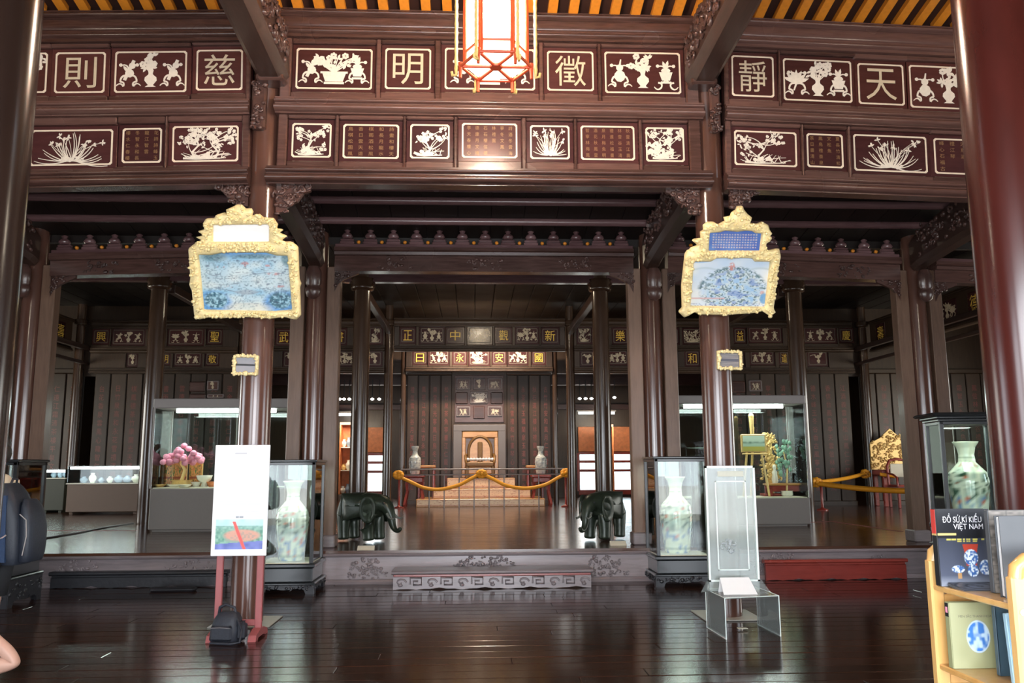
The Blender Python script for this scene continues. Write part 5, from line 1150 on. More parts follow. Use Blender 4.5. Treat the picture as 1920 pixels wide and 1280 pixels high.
def showcase(label, vlabel, xl, xr, y0, dep, zb, zt, seed, turn=0, cornice=False):
    w2 = (xr-xl)/2; RZ = Matrix.Rotation(turn, 3, 'Z'); FL = Vector((xl, y0, 0)); at = lambda lx, ly, z: FL + RZ @ Vector((lx+w2, ly, 0)) + Vector((0, 0, z))
    t = thing('vase_showcase', label, 'showcase', at(0, 0, 0), (0, 0, turn)); f = .022
    if cornice: MB().bbox(-w2-.10, w2+.10, -.10, dep+.1, zt+.06, zt+.10, .02).bbox(-w2-.04, w2+.04, -.05, dep+.05, zt+.03, zt+.06, .01).build('cornice', M['black'], t)
    MB().bbox(-w2-.03, w2+.03, -.03, dep+.03, zb-.05, zb, .012).build('stand_top', M['black'], t)
    MB().bbox(-w2, w2, 0, dep, zb-.22, zb-.05, .012).build('stand_waist', M['black'], t)
    MB().bbox(-w2-.04, w2+.04, -.04, dep+.04, zb-.25, zb-.22, .01).build('stand_moulding', M['black'], t)
    for fa in range(4):
        M4 = Matrix.Translation((0, dep/2, 0)) @ Matrix.Rotation(fa*math.pi/2, 4, 'Z') @ Matrix.Translation((0, -(dep/2 if fa % 2 == 0 else w2)-.03, 0)); W2 = w2 if fa % 2 == 0 else dep/2
        poly = [(-W2-.02, zb-.25), (-W2-.02, .0), (-W2+.07, .0), (-W2+.09, .05), (-W2*.6, .075), (-W2*.3, .06), (0, .05), (W2*.3, .06), (W2*.6, .075), (W2-.09, .05), (W2-.07, .0), (W2+.02, .0), (W2+.02, zb-.25)]
        mb = MB()
        for i in range(len(poly)//2):
            pass
        mb.prism(poly, 0, .03, 0, M4); tmp = MB(); carve_lumps(tmp, -W2, W2, .07, zb-.26, 0, 22, rn, None, (.015, .03), .014); mb.add(tmp.v, tmp.f, 0, True, M4)
        mb.build('carved_apron', M['ebony'], t)
    MB().box(-w2+.02, w2-.02, .02, dep-.02, zb, zb+.008).build('display_floor', M['card'], t)
    for qx in (-1, 1):
        for qy in (0, 1): MB().bbox(qx*(w2-f)-f, qx*(w2-f)+f, qy*(dep-2*f), qy*(dep-2*f)+2*f, zb, zt, .005).build('corner_post', M['black'], t)
    MB().bbox(-w2-.02, w2+.02, -.02, dep+.02, zt-.0, zt+.03, .008).bbox(-w2+.0, w2, 0, dep, zt-.035, zt, .004).build('top_frame', M['black'], t)
    for qx in (-1, 1): MB().box(qx*(w2-f)-.003, qx*(w2-f)+.003, 2*f, dep-2*f, zb+.008, zt-.035).build('pane', M['glass'], t)
    for qy in (f, dep-f): MB().box(-w2+2*f, w2-2*f, qy-.003, qy+.003, zb+.008, zt-.035).build('pane', M['glass'], t)
    if True:
        H = (zt-zb)*.80; r = min(w2*.62, H*.24)
        t = thing('porcelain_vase', vlabel, 'vase', at(0, dep/2, zb+.008)); f0 = famille(seed)
        vase_mesh('body', [(r*.72, 0), (r*.78, H*.03), (r*.86, H*.18), (r*.98, H*.4), (r, H*.52), (r*.93, H*.62), (r*.62, H*.70), (r*.42, H*.75), (r*.38, H*.84), (r*.46, H*.93), (r*.62, H*.985), (r*.64, H), (r*.55, H), (r*.36, H*.93)], 28, t, lambda th, z: f0(th, z/H))
    lamp('showcase_light', 'AREA', at(0, dep/2, zt-.05), 8, (.93, 1, .92), (0, 0, 0), w2*1.3, .4)
pr = PZ(592, 1114, 0); y0 = pr.y+.03
xr_ = PY(588, 1000, y0).x; showcase('black-framed glass showcase beside the white information board', 'tall painted porcelain vase in the showcase beside the information board', xr_-.66, xr_, y0, .68, PY(585, 1056, y0).z, PY(585, 866, y0).z, 3)
pl = PZ(1232, 1101, 0); y0 = pl.y+.03; xl_ = PY(1231, 1000, y0).x
showcase('black-framed glass showcase beside the clear acrylic stand', 'tall painted porcelain vase in the showcase beside the acrylic stand', xl_, xl_+.68, y0, .68, PY(1235, 1042, y0).z, PY(1235, 860, y0).z, 7)
y0 = .75; xl_ = PY(1766, 850, y0).x; xr_ = xl_+.70
showcase('taller black showcase with cornice behind the book rack', 'pale painted vase in the taller showcase behind the book rack', xl_, xr_, y0, .5, PY(1800, 985, y0).z, PY(1775, 790, y0).z, 11, R(-11), True)
y0 = 1.0; xr_ = PY(30, 900, y0).x
showcase('black showcase at the left edge above the backpack', 'vase in the showcase at the left edge', xr_-.66, xr_, y0, .66, PY(20, 1045, y0).z, PY(20, 866, y0).z, 17)
# ================================================================ GILT PICTURES ON THE FRONT COLUMNS
def plane_local(T, Ti):
    """picture point -> local x,z on the tilted plane y=0 of frame T"""
    n = T.to_3x3() @ Vector((0, 1, 0)); o = T.translation
    def f(px, py):
        d = _ray(px, py); s_ = (o-CAM).dot(n)/d.dot(n); q = Ti @ (CAM+d*s_); return (q.x, q.z)
    return f
def star(pts, c, n=220):
    """resample an outline by angle around c"""
    P_ = [(p[0]-c[0], p[1]-c[1]) for p in pts]; out = []
    for k in range(n):
        a = 2*math.pi*k/n; dx, dz = math.cos(a), math.sin(a); best = 0
        for (x0, z0), (x1, z1) in zip(P_, P_[1:]+P_[:1]):
            ex, ez = x1-x0, z1-z0; den = dx*ez-dz*ex
            if abs(den) < 1e-12: continue
            r = (x0*ez-z0*ex)/den; u = (x0*dz-z0*dx)/den
            if r > 0 and -1e-6 <= u <= 1+1e-6: best = max(best, r)
        out.append((c[0]+dx*best, c[1]+dz*best))
    return out
def gilt_band(name, outer, inner, parent, dep, lumps, seed):
    n = len(outer); q = random.Random(seed); mb = MB()
    def loop(t, y): return [(o[0]*(1-t)+i[0]*t, y, o[1]*(1-t)+i[1]*t) for o, i in zip(outer, inner)]
    mb.ring([loop(0, .02), loop(0, -dep*.35), loop(.2, -dep), loop(.5, -dep*.75), loop(.8, -dep), loop(1, -dep*.3), loop(1, .02)], True, False, 0, True)
    for i in range(lumps):
        k = q.randrange(n); t = q.uniform(.08, .85); o, i_ = outer[k], inner[k]; x, z = o[0]*(1-t)+i_[0]*t, o[1]*(1-t)+i_[1]*t; r = q.uniform(.008, .019)
        mb.ell((x, -dep*.9, z), (r*q.uniform(.7, 1.6), dep*.5, r*q.uniform(.7, 1.4)), 6, 4)
    return mb.build(name, M['giltlight'], parent)
M['giltlight'] = plain('pale_gilt_frame', (.86, .66, .34), .42, .12, var=.28, scale=45, bump=.35)
def gilt_picture(label, foot, tilt, org, sc, outer, inner, crest, plaque, cc, pc, fn, fn2, seed):
    px = lambda p: (org[0]+p[0]/sc, org[1]+p[1]/sc)
    O = PY(foot[0], foot[1], -.235); t = thing('gilt_picture', label, 'picture', O, (tilt, 0, 0))
    T = Matrix.Translation(O) @ Euler((tilt, 0, 0)).to_matrix().to_4x4(); f = plane_local(T, T.inverted())
    L = lambda pts: [f(*px(p)) for p in pts]
    o_, i_, c_, p_ = L(outer), L(inner), L(crest), L(plaque); ctr = f(*px(cc)); pcc = f(*px(pc))
    gilt_band('main_frame', star(o_, ctr), star(i_, ctr), t, .05, 260, seed); gilt_band('crest_frame', star(c_, pcc), star(p_, pcc), t, .045, 170, seed+1)
    for nm, pts, fn_, nx, ny in (('painting', i_, fn, 180, 130), ('plaque', p_, fn2, 60, 26)):
        xs = [p[0] for p in pts]; zs = [p[1] for p in pts]; w_, h_ = max(xs)-min(xs)+.03, max(zs)-min(zs)+.03
        o = sheet(nm, w_, h_, nx, ny, fn_, M['mirrorpic'], t, ((max(xs)+min(xs))/2, .004 if nm == 'painting' else .0, (max(zs)+min(zs))/2), thick=.008)
        last = (o, w_, h_, (max(xs)+min(xs))/2, (max(zs)+min(zs))/2)
    bx = [p[0] for p in o_]; bz = [p[1] for p in o_]
    MB().box(min(bx)+.08, max(bx)-.08, .02, .04, min(bz)+.08, max(bz)-.05).build('back_board', M['board'], t)
    return t, last
def bluewater(u, v):
    n = vnoise(u*8, v*9, 21); m = vnoise(u*40, v*34, 22); k = vnoise(u*22, v*60, 23); f_ = vnoise(u*70, v*56, 24)
    B = lambda r, g, b: np.broadcast_to(lin(r, g, b), (len(u), 3))
    c = mixc(lin(140, 186, 214), lin(196, 214, 220), np.clip(n*1.3-.1, 0, 1)); c = mixc(c, B(206, 214, 212), np.clip(1-np.abs(v-.55)/.22, 0, 1)*.5)
    c = mixc(c, B(84, 146, 205), blob(u, v, .5, .98, .55, .10, .8)*.8)
    hills = np.clip(blob(u, v, .17, .90, .17, .09, .8)+blob(u, v, .60, .91, .30, .045, .8)+blob(u, v, .96, .88, .08, .14, .6), 0, 1); c = mixc(c, mixc(lin(70, 104, 116), lin(130, 160, 168), f_), hills*.85)
    for cx in (.12, .88):
        c = mixc(c, B(74, 140, 208), blob(u, v, cx, .12, .24, .26, .5)*.85); r = blob(u, v, cx+(.04 if cx < .5 else -.02), .20, .14, .15, .4)
        c = mixc(c, mixc(lin(160, 200, 216), lin(62, 98, 108), np.clip((m*.6+f_*.5-.32)*3, 0, 1)), r*.9)
    dk = B(104, 104, 124); line = lambda g, w_: np.clip(1-np.abs(v-g)/w_, 0, 1); brk = np.clip((vnoise(u*30, v*4, 25)-.25)*4, 0, 1)
    wall = .60-.05*np.cos((u-.25)*6); c = mixc(c, dk, (line(wall, .010)+line(wall+.035, .006)+line(wall-.10, .006))*brk*(u > .14)*(u < .96)*.6)
    c = mixc(c, dk, line(.70-.10*np.sqrt(np.clip(1-((u-.16)/.09)**2, 0, 1)), .012)*(np.abs(u-.16) < .09)*.6)
    c = mixc(c, dk, line(.30+.30*np.abs(u-.5), .010)*(np.abs(u-.5) < .36)*.7*brk); c = mixc(c, dk, (line(.14, .006)+line(.19, .006))*(np.abs(u-.5) < .13)*.7)
    c = mixc(c, B(150, 160, 172), blob(u, v, .5, .33, .15, .05, .7)*.7); sp = np.clip((f_-.62)*9, 0, 1)
    red = np.clip(blob(u, v, .5, .79, .055, .05, .7)+blob(u, v, .24, .74, .05, .03, .8)+blob(u, v, .80, .63, .09, .03, .8)+blob(u, v, .85, .43, .08, .025, .8)+blob(u, v, .3, .41, .05, .03, .8)+blob(u, v, .74, .75, .05, .04, .8), 0, 1)
    c = mixc(c, B(190, 128, 124), red*np.clip((m-.3)*3, 0, 1)*.75); c = mixc(c, B(206, 208, 200), blob(u, v, .5, .05, .30, .14, .6)*.7)
    c = mixc(c, B(96, 120, 140), sp*.45*(v < .85)); return mixc(c, B(74, 82, 104), np.clip((k*m-.46)*8, 0, 1)*.55)
def hillgarden(u, v):
    n = vnoise(u*7, v*7, 31); m = vnoise(u*30, v*26, 32); k = vnoise(u*60, v*50, 33); q = vnoise(u*14, v*20, 34)
    B = lambda r, g, b: np.broadcast_to(lin(r, g, b), (len(u), 3))
    c = mixc(lin(186, 206, 228), lin(226, 228, 226), np.clip(n*1.2, 0, 1)); c = mixc(c, B(160, 180, 186), np.clip(1-np.abs(v-.72-.05*np.sin(u*9))/.03, 0, 1)*.5); hill = blob(u, v, .54, .32, .44, .50, .5)
    c = mixc(c, mixc(lin(134, 178, 218), lin(208, 216, 204), np.clip((m*.5+q*.6-.2)*1.6, 0, 1)), hill*.85)
    c = mixc(c, B(58, 92, 104), hill*np.clip((k*.6+m*.5-.60)*9, 0, 1)*.75); c = mixc(c, B(84, 124, 196), hill*np.clip((q-.55)*5, 0, 1)*.6)
    rim = np.clip(1-np.abs(np.hypot((u-.54)/.42, (v-.32)/.46)-.97)*8, 0, 1)*(v > .36); c = mixc(c, B(60, 98, 104), rim*np.clip((k*.7+m*.4-.42)*6, 0, 1)*.85)
    c = mixc(c, B(206, 140, 130), np.clip(blob(u, v, .51, .80, .045, .09, .5)*np.clip((k-.2)*3, 0, 1)+(np.abs(v-.18) < .016)*(u < .45)*.7+blob(u, v, .92, .30, .03, .04, .5)*.7, 0, 1)*.8); c = mixc(c, B(104, 104, 150), (v < .08)*np.clip((k-.45)*5, 0, 1)*.6)
    c = mixc(c, B(80, 150, 205), blob(u, v, .95, .18, .06, .12, .5)*.8); return mixc(c, B(140, 184, 224), blob(u, v, .1, .92, .16, .06, .6)*.9)
white = lambda u, v: np.broadcast_to(np.array([.92, .92, .93]), (len(u), 3)).copy()  # white: glare put into the plaque colour, its lettering washed out
blue = lambda u, v: mixc(lin(66, 92, 170), lin(84, 122, 190), vnoise(u*9, v*5, 4))
gilt_picture('gilt-framed picture of a blue lake scene with a plaque painted white as glare, on the left column', (463, 598), R(23), (340, 370), 5.333,
    [(75, 510), (150, 450), (600, 470), (1100, 440), (1165, 490), (1170, 560), (1180, 820), (1198, 860), (1185, 900), (1195, 1180), (1150, 1222), (1040, 1192), (900, 1210), (720, 1195), (560, 1190), (430, 1205), (300, 1192), (180, 1217), (135, 1180), (110, 930), (85, 870), (95, 800)],
    [(175, 570), (300, 575), (420, 550), (850, 550), (960, 580), (1065, 580), (1110, 1120), (930, 1135), (230, 1120)],
    [(120, 500), (150, 435), (215, 430), (150, 395), (230, 380), (165, 335), (235, 320), (220, 260), (250, 210), (330, 205), (360, 170), (430, 150), (460, 165), (450, 120), (500, 100), (560, 70), (600, 70), (640, 110), (700, 110), (720, 150), (705, 180), (780, 165), (820, 200), (920, 205), (965, 270), (950, 310), (1025, 320), (980, 355), (1060, 385), (1000, 430), (1060, 445), (1100, 490), (620, 520)],
    [(320, 275), (880, 268), (880, 440), (320, 440)], (620, 830), (600, 360), bluewater, white, 41)
t, (po, pw_, ph_, pcx, pcz) = gilt_picture('gilt-framed picture of a blue garden hill with a blue inscribed plaque, on the right column', (1369, 594), R(23), (1260, 375), 5.565,
    [(135, 560), (165, 515), (600, 540), (1030, 520), (1110, 500), (1130, 580), (1085, 820), (1100, 860), (1080, 910), (1055, 1130), (1080, 1165), (1010, 1218), (945, 1150), (880, 1172), (640, 1190), (545, 1200), (480, 1195), (280, 1192), (205, 1155), (130, 1228), (65, 1165), (105, 1120), (98, 900)],
    [(225, 640), (400, 640), (460, 605), (640, 600), (830, 605), (860, 640), (1020, 640), (965, 1110), (190, 1100)],
    [(150, 560), (195, 495), (270, 470), (205, 420), (250, 395), (300, 400), (295, 330), (330, 310), (325, 260), (370, 225), (430, 225), (480, 255), (540, 220), (590, 205), (535, 180), (610, 165), (620, 130), (670, 95), (680, 62), (735, 62), (745, 95), (780, 140), (835, 185), (790, 205), (820, 240), (890, 245), (940, 225), (1000, 260), (1015, 310), (1042, 350), (1010, 380), (1025, 425), (980, 450), (975, 510), (1080, 560), (640, 590)],
    [(390, 340), (500, 335), (550, 318), (680, 330), (760, 318), (830, 322), (870, 345), (930, 345), (910, 525), (380, 525)], (610, 850), (660, 430), hillgarden, blue, 51)
letter('inscription', '\n'.join(' '.join(rn.choice(HAN) for _ in range(17)) for _ in range(6)), pw_*.82, ph_*.62, M['inlay'], t, (pcx, -.004, pcz-.005), spacing=1.5)
for px, py, pw2, ph2, lab, dark in ((460.5, 684, 48, 38, 'small gilt-framed grey plaque on the column above the information board', False), (1368, 675, 47, 36, 'small gilt-framed lined plaque on the column above the acrylic stand', True)):
    c = PY(px, py, -.19); s_ = PY(px+pw2/2, py, -.19).x-c.x; hz_ = c.z-PY(px, py+ph2/2, -.19).z; t = thing('wall_plaque', lab, 'plaque', (c.x, -.19, c.z), (0, R(1.5), 0))
    n = 60; oo = star([(-s_, -hz_), (s_, -hz_), (s_, hz_), (-s_, hz_)], (0, 0), n); ii = star([(-s_*.76, -hz_*.74), (s_*.76, -hz_*.74), (s_*.76, hz_*.74), (-s_*.76, hz_*.74)], (0, 0), n)
    gilt_band('frame', oo, ii, t, .02, 70, 61); MB().box(-s_*.8, s_*.8, .002, .022, -hz_*.8, hz_*.8).build('plate', plain('grey_plate', (.28, .28, .31) if not dark else (.07, .07, .10), .35), t)
    mb = MB()
    if dark:
        for i in range(10):
            if i in (4, 5): continue
            mb.box(-s_*.7, s_*.7, -.002, .003, hz_*(.62-.137*i)-.004, hz_*(.62-.137*i)+.004)
        o = mb.build('engraved_lines', M['greylight'], t)
    else: o = mb.box(-s_*.74, s_*.74, -.002, .003, -hz_*.08, hz_*.10).build('engraved_lines', M['ebony'], t)
    o['kind'] = 'stuff'
# ================================================================ LANTERN
c = PY(930, 125, -2.3); Rl = .285
t = thing('palace_lantern', 'lit six-sided white silk lantern with red frame and yellow bead tassels', 'lantern', c)
ang = [math.pi/3*i for i in range(6)]; H = .95; rb = .245
silk = M['silk']
_n = silk.node_tree; _b = _n.nodes['Principled BSDF']; _o = _n.nodes['Material Output']; _e = _n.nodes.new('ShaderNodeEmission'); _e.inputs[0].default_value = (1, .88, .68, 1); _e.inputs[1].default_value = 7
_t = _n.nodes.new('ShaderNodeBsdfTransparent'); _m = _n.nodes.new('ShaderNodeMixShader'); _m.inputs[0].default_value = .45; _n.links.new(_t.outputs[0], _m.inputs[1]); _n.links.new(_e.outputs[0], _m.inputs[2]); _n.links.new(_m.outputs[0], _o.inputs[0])
for i in range(6):
    a, b = ang[i], ang[(i+1) % 6]; k = .985
    MB().add([(rb*k*math.cos(a), rb*k*math.sin(a), .05), (rb*k*math.cos(b), rb*k*math.sin(b), .05), (rb*k*math.cos(b), rb*k*math.sin(b), H), (rb*k*math.cos(a), rb*k*math.sin(a), H)], [(0, 1, 2, 3)]).build('silk_panel', silk, t)
    MB().add([(0, 0, .012), (Rl*.93*math.cos(a), Rl*.93*math.sin(a), .012), (Rl*.93*math.cos(b), Rl*.93*math.sin(b), .012)], [(0, 1, 2)]).build('base_silk', silk, t)
    MB().tube([(rb*math.cos(a), rb*math.sin(a), 0), (rb*math.cos(a), rb*math.sin(a), H)], .021, 6).build('corner_post', M['lred'], t)
    MB().tube([(.04*math.cos(a), .04*math.sin(a), 0), (Rl*1.05*math.cos(a), Rl*1.05*math.sin(a), 0)], .015, 6).build('spoke', M['lred'], t)
    MB().tube([(Rl*math.cos(a), Rl*math.sin(a), 0), (Rl*math.cos(b), Rl*math.sin(b), 0)], .013, 6).build('base_rim', M['lred'], t)
    MB().tube([(rb*math.cos(a), rb*math.sin(a), .12), (rb*math.cos(b), rb*math.sin(b), .12)], .011, 6).build('cross_bar', M['lred'], t)
    MB().bbox(-.11, .11, -.006, .006, -.03, .03, .003).build('carved_corner', M['lred'], t, (rb*.87*math.cos((a+b)/2), rb*.87*math.sin((a+b)/2), H-.04), (0, 0, (a+b)/2+math.pi/2))
    MB().tube([(rb*math.cos(a), rb*math.sin(a), H-.02), (Rl*1.1*math.cos(a), Rl*1.1*math.sin(a), H+.03), (Rl*1.16*math.cos(a), Rl*1.16*math.sin(a), H-.0)], [.018, .016, .022], 6).build('dragon_arm', M['lred'], t)
    x, y = Rl*1.12*math.cos(a), Rl*1.12*math.sin(a); mb = MB()
    pts = [(x, y, H-.02-j*(H+.04)/26) for j in range(27)]; mb.tube(pts, [.012+.004*(j % 2) for j in range(27)], 6); mb.tube([(x, y, -.05), (x+.012*math.cos(a+1.57), y+.012*math.sin(a+1.57), -.085), (x+.03*math.cos(a), y+.03*math.sin(a), -.08), (x+.035*math.cos(a), y+.035*math.sin(a), -.05)], .012, 6)
    mb.build('bead_tassel', M['tassel'], t)
    MB().tube([(Rl*math.cos(a), Rl*math.sin(a), -.1), (Rl*math.cos(a), Rl*math.sin(a), .03)], [.012, .018], 6).build('foot_drop', M['lred'], t)
MB().lathe([(.055, -.012), (.06, 0), (.055, .014)], 6).build('hub', M['lred'], t)
MB().lathe([(rb*1.02, H), (rb*1.1, H+.04), (rb*.7, H+.09), (.08, H+.16), (.03, H+.2)], 6, sm=False).build('crown', M['lred'], t)
MB().tube([(0, 0, H+.18), (0, 0, roofz(-2.3)-c.z+.05)], .008, 6).build('hanging_wire', M['black'], t)
bpy.data.objects['lantern_light'].location = (c.x, c.y, c.z+.5)
# ================================================================ INFORMATION BOARD AND BAG
Yb2 = -.76
a, b = PY(402, 833, Yb2), PY(502, 1042, Yb2); bw2 = (PY(504, 900, Yb2).x-PY(401, 900, Yb2).x)/2; bc = (PY(504, 900, Yb2).x+PY(401, 900, Yb2).x)/2
t = thing('information_board', 'white printed information board on a red-brown wooden stand before the left column', 'sign', (bc, Yb2, 0)); z0_, z1_ = PY(450, 1042, Yb2).z, PY(450, 834, Yb2).z
def board(u, v):
    c = np.full((len(u), 3), .86)
    ln = ((v*46) % 1 < .42) & (v > .34) & (v < .90) & (vnoise(u*26, np.floor(v*46), 3) > .3) & (u > .1) & (u < .9) & (vnoise(np.floor(v*46)*.37, u*0, 8) > .28)
    c = mixc(c, np.broadcast_to(lin(214, 216, 228), c.shape), ln*.8); hd = (np.abs(v-.925) < .007) & (np.abs(u-.47) < .11); c = mixc(c, np.broadcast_to(lin(190, 190, 196), c.shape), hd*.9)
    P = (u > .07) & (u < .93) & (v > .055) & (v < .325); pu, pv = (u-.07)/.86, (v-.055)/.27
    n = vnoise(pu*9, pv*7, 5); m = vnoise(pu*24, pv*18, 6)
    ph = mixc(lin(176, 222, 230), lin(206, 240, 242), n); ph = mixc(ph, mixc(lin(80, 140, 120), lin(150, 195, 175), m), (pv < .78)*(.4+.6*np.clip((.95-pv)*3, 0, 1)))
    ph = mixc(ph, np.broadcast_to(lin(222, 160, 140), ph.shape), blob(pu, pv, .56, .46, .42, .22, .4)*.9); ph = mixc(ph, np.broadcast_to(lin(150, 150, 140), ph.shape), np.clip((m-.55)*5, 0, 1)*blob(pu, pv, .5, .4, .4, .2)*.5)
    ph = mixc(ph, mixc(lin(86, 96, 176), lin(130, 140, 214), n), (pv < .18+.10*pu)*.95); red = np.abs(pu-(.62-.26*np.clip(pv, 0, .95))) < .035; ph = mixc(ph, np.broadcast_to(lin(244, 92, 84), ph.shape), red*(pv < .92))
    c = mixc(c, ph, P.astype(float)); sp = (np.abs(v-.345) < .007) & (np.abs(u-.5) < .07) & (vnoise(u*70, v*0, 2) > .4); return mixc(c, np.broadcast_to(lin(120, 130, 140), c.shape), sp*.8)
MB().bbox(-bw2, bw2, .004, .022, z0_, z1_, .004).build('panel', M['white'], t); sheet('print', bw2*1.985, (z1_-z0_)*.992, 110, 190, board, M['print'], t, (0, .002, (z0_+z1_)/2))
for px in (411, 487):
    x = PY(px, 1110, Yb2+.05).x-bc
    MB().bbox(x-.03, x+.03, .024, .065, .07, z1_-.1, .006).build('upright', M['redstand'], t)
    mb = MB(); mb.prism([(-.22, 0), (-.14, 0), (-.12, .02), (.12, .02), (.14, 0), (.22, 0), (.19, .05), (.05, .085), (-.05, .085), (-.19, .05)], -.035, .035, 0, Matrix.Translation((x, .045, 0)) @ Matrix.Rotation(math.pi/2, 4, 'Z')); mb.build('foot', M['redstand'], t)
xa, xb = PY(411, 1110, Yb2).x-bc, PY(487, 1110, Yb2).x-bc; MB().bbox(xa+.03, xb-.03, .03, .06, .10, .155, .006).build('cross_bar', M['redstand'], t)
MB().bbox(xa+.03, xb-.03, .03, .06, z0_+.3, z0_+.35, .006).build('cross_bar', M['redstand'], t)
p = PZ(413, 1207, 0); t = thing('camera_bag', 'small black camera bag leaning on the left foot of the information board', 'bag', (p.x, p.y+.02, 0), (0, 0, R(-8)))
mb = MB(); secs = []
for z, w_, d, dx in ((0, .100, .075, 0), (.02, .112, .085, 0), (.10, .108, .083, .004), (.17, .092, .07, .01), (.205, .075, .05, .014), (.22, .05, .03, .016)):
    secs.append([(dx+w_*math.copysign(abs(math.cos(a))**.6, math.cos(a)), .08+d*math.copysign(abs(math.sin(a))**.6, math.sin(a)), z) for a in [6.283*i/20 for i in range(20)]])
t.scale = (1.2, 1.2, 1.15); mb.ring(secs).build('pouch', M['bagfab'], t)
MB().bbox(-.075, .085, -.03, .0, .02, .13, .02).build('front_pocket', M['bagfab'], t)
MB().bbox(.085, .15, .03, .13, .01, .15, .025).build('side_pocket', M['bagfab'], t)
MB().tube([(-.06, .08, .2), (-.05, .07, .25), (.0, .06, .275), (.06, .07, .25), (.07, .08, .2)], .012, 6).build('handle', M['bagfab'], t)
MB().tube([(.09, .05, .17), (.15, 0, .10), (.16, -.05, .02), (.10, -.07, .012), (.0, -.06, .012), (-.06, -.05, .012)], .009, 6).build('strap', M['bagfab'], t)
MB().tube([(-.07, -.032, .115), (0, -.034, .12), (.08, -.032, .115)], .003, 5).build('zip', M['metal'], t)
# ================================================================ CLEAR ACRYLIC STAND
fl_, fr_, bl_, br_ = PZ(1362, 1199, 0), PZ(1464, 1193, 0), PZ(1326, 1177, 0), PZ(1421, 1171, 0)
bl_ = (bl_ + (br_-(fr_-fl_)))/2; br_ = bl_+(fr_-fl_)
zt = PY(1361, 1121, fl_.y).z
t = thing('acrylic_table', 'low clear acrylic table in front of the right column', 'table', ((fl_+br_)/2)); O = (fl_+br_)/2
L = [q-O for q in (fl_, fr_, br_, bl_)]
def slab(q, th, name, mat, par):
    n = (Vector(q[1])-Vector(q[0])).cross(Vector(q[3])-Vector(q[0])).normalized()*th
    mb = MB(); vs = [Vector(v) for v in q]+[Vector(v)+n for v in q]; mb.add(vs, [(0, 3, 2, 1), (4, 5, 6, 7), (0, 1, 5, 4), (1, 2, 6, 5), (2, 3, 7, 6), (3, 0, 4, 7)]); return mb.build(name, mat, par)
up = Vector((0, 0, zt))
slab([L[0]+up, L[1]+up, L[2]+up, L[3]+up], -.010, 'top', M['acrylic'], t)
slab([L[3], L[0], L[0]+up, L[3]+up], -.008, 'side_panel', M['acrylic'], t); slab([L[1], L[2], L[2]+up, L[1]+up], -.008, 'side_panel', M['acrylic'], t)
for i in range(4): MB().tube([L[i], L[i]+up], .0045, 6).build('bright_edge', M['edge'], t)
for i, j in ((0, 1), (2, 3), (3, 0), (1, 2)): MB().tube([L[i]+up, L[j]+up], .0035, 6).build('bright_edge', M['edge'], t)
for i, j in ((3, 0), (1, 2)): MB().tube([L[i]+Vector((0, 0, .004)), L[j]+Vector((0, 0, .004))], .004, 6).build('bright_edge', M['edge'], t)
Yp = O.y+.05; a, b = PY(1330, 1098, Yp), PY(1425, 1098, Yp); zt2 = PY(1372, 873, Yp).z; w2 = (b.x-a.x)/2
t = thing('acrylic_plaque', 'tall clear acrylic plaque with etched frame standing on the acrylic table', 'plaque', ((a.x+b.x)/2, Yp, zt)); h = zt2-zt
MB().bbox(-w2, w2, 0, .03, .002, h, .004).build('sheet', M['frost'], t)
for x0_, x1_, z0_, z1_ in ((-w2, -w2+.018, .09, h), (w2-.018, w2, .09, h), (-w2, w2, h-.02, h), (-w2, w2, .09, .105)): MB().box(x0_, x1_, -.004, .034, z0_, z1_).build('bright_edge', M['edge'], t)
k = w2*.62
for x0_, x1_, z0_, z1_ in ((-k, -k+.01, .19, h-.14), (k-.01, k, .19, h-.14), (-k, k, h-.15, h-.14), (-k, k, .19, .20)): MB().box(x0_, x1_, -.003, .0, z0_, z1_).build('etched_line', M['edge'], t)
mb = MB(); carve_lumps(mb, -k*.75, k*.1, .33, .46, -.0015, 14, rn, None, (.012, .03), .002); o = mb.build('etched_motif', plain('grey_etching', (.42, .46, .47), .5), t); o['kind'] = 'stuff'
MB().bbox(-w2*.5, w2*.55, -.003, -.001, h-.10, h-.05, .001).build('etched_band', plain('pale_etching', (.62, .62, .52), .5), t)
slab([(w2*.55, -.09, 0), (w2*1.15, -.09, 0), (w2*1.15, .06, 0), (w2*.55, .06, 0)], .008, 'support_foot', M['acrylic'], t)
for s in (-1, 1): slab([(s*w2*.98, .03, 0), (s*w2*.98+s*.09, -.03, 0), (s*w2*.98+s*.015, .0, .11), (s*w2*.98, .02, .12)], .006, 'support_foot', M['acrylic'], t)
p = PY(1385, 1106, Yp-.12); t = thing('tent_card', 'blank white folded card leaning before the acrylic plaque', 'card', (p.x, Yp-.19, zt)); w2 = (PY(1417, 1100, Yp-.15).x-PY(1352, 1100, Yp-.15).x)/2
MB().add([(-w2, 0, .001), (w2*.95, 0, .001), (w2*.75, .13, .135), (-w2*.95, .13, .135), (-w2, .17, .001), (w2*.9, .17, .001), (-w2, .004, .0), (w2*.95, .004, .0)], [(0, 1, 2, 3), (3, 2, 5, 4)]).build('fold', M['paper'], t)
p = PZ(1392, 1178, 0.014); tag(MB().bbox(p.x-.045, p.x+.045, p.y-.03, p.y+.03, .0145, .020, .002).build('floor_tag', M['card']), 'small beige tag on the stone under the acrylic table', 'tag')
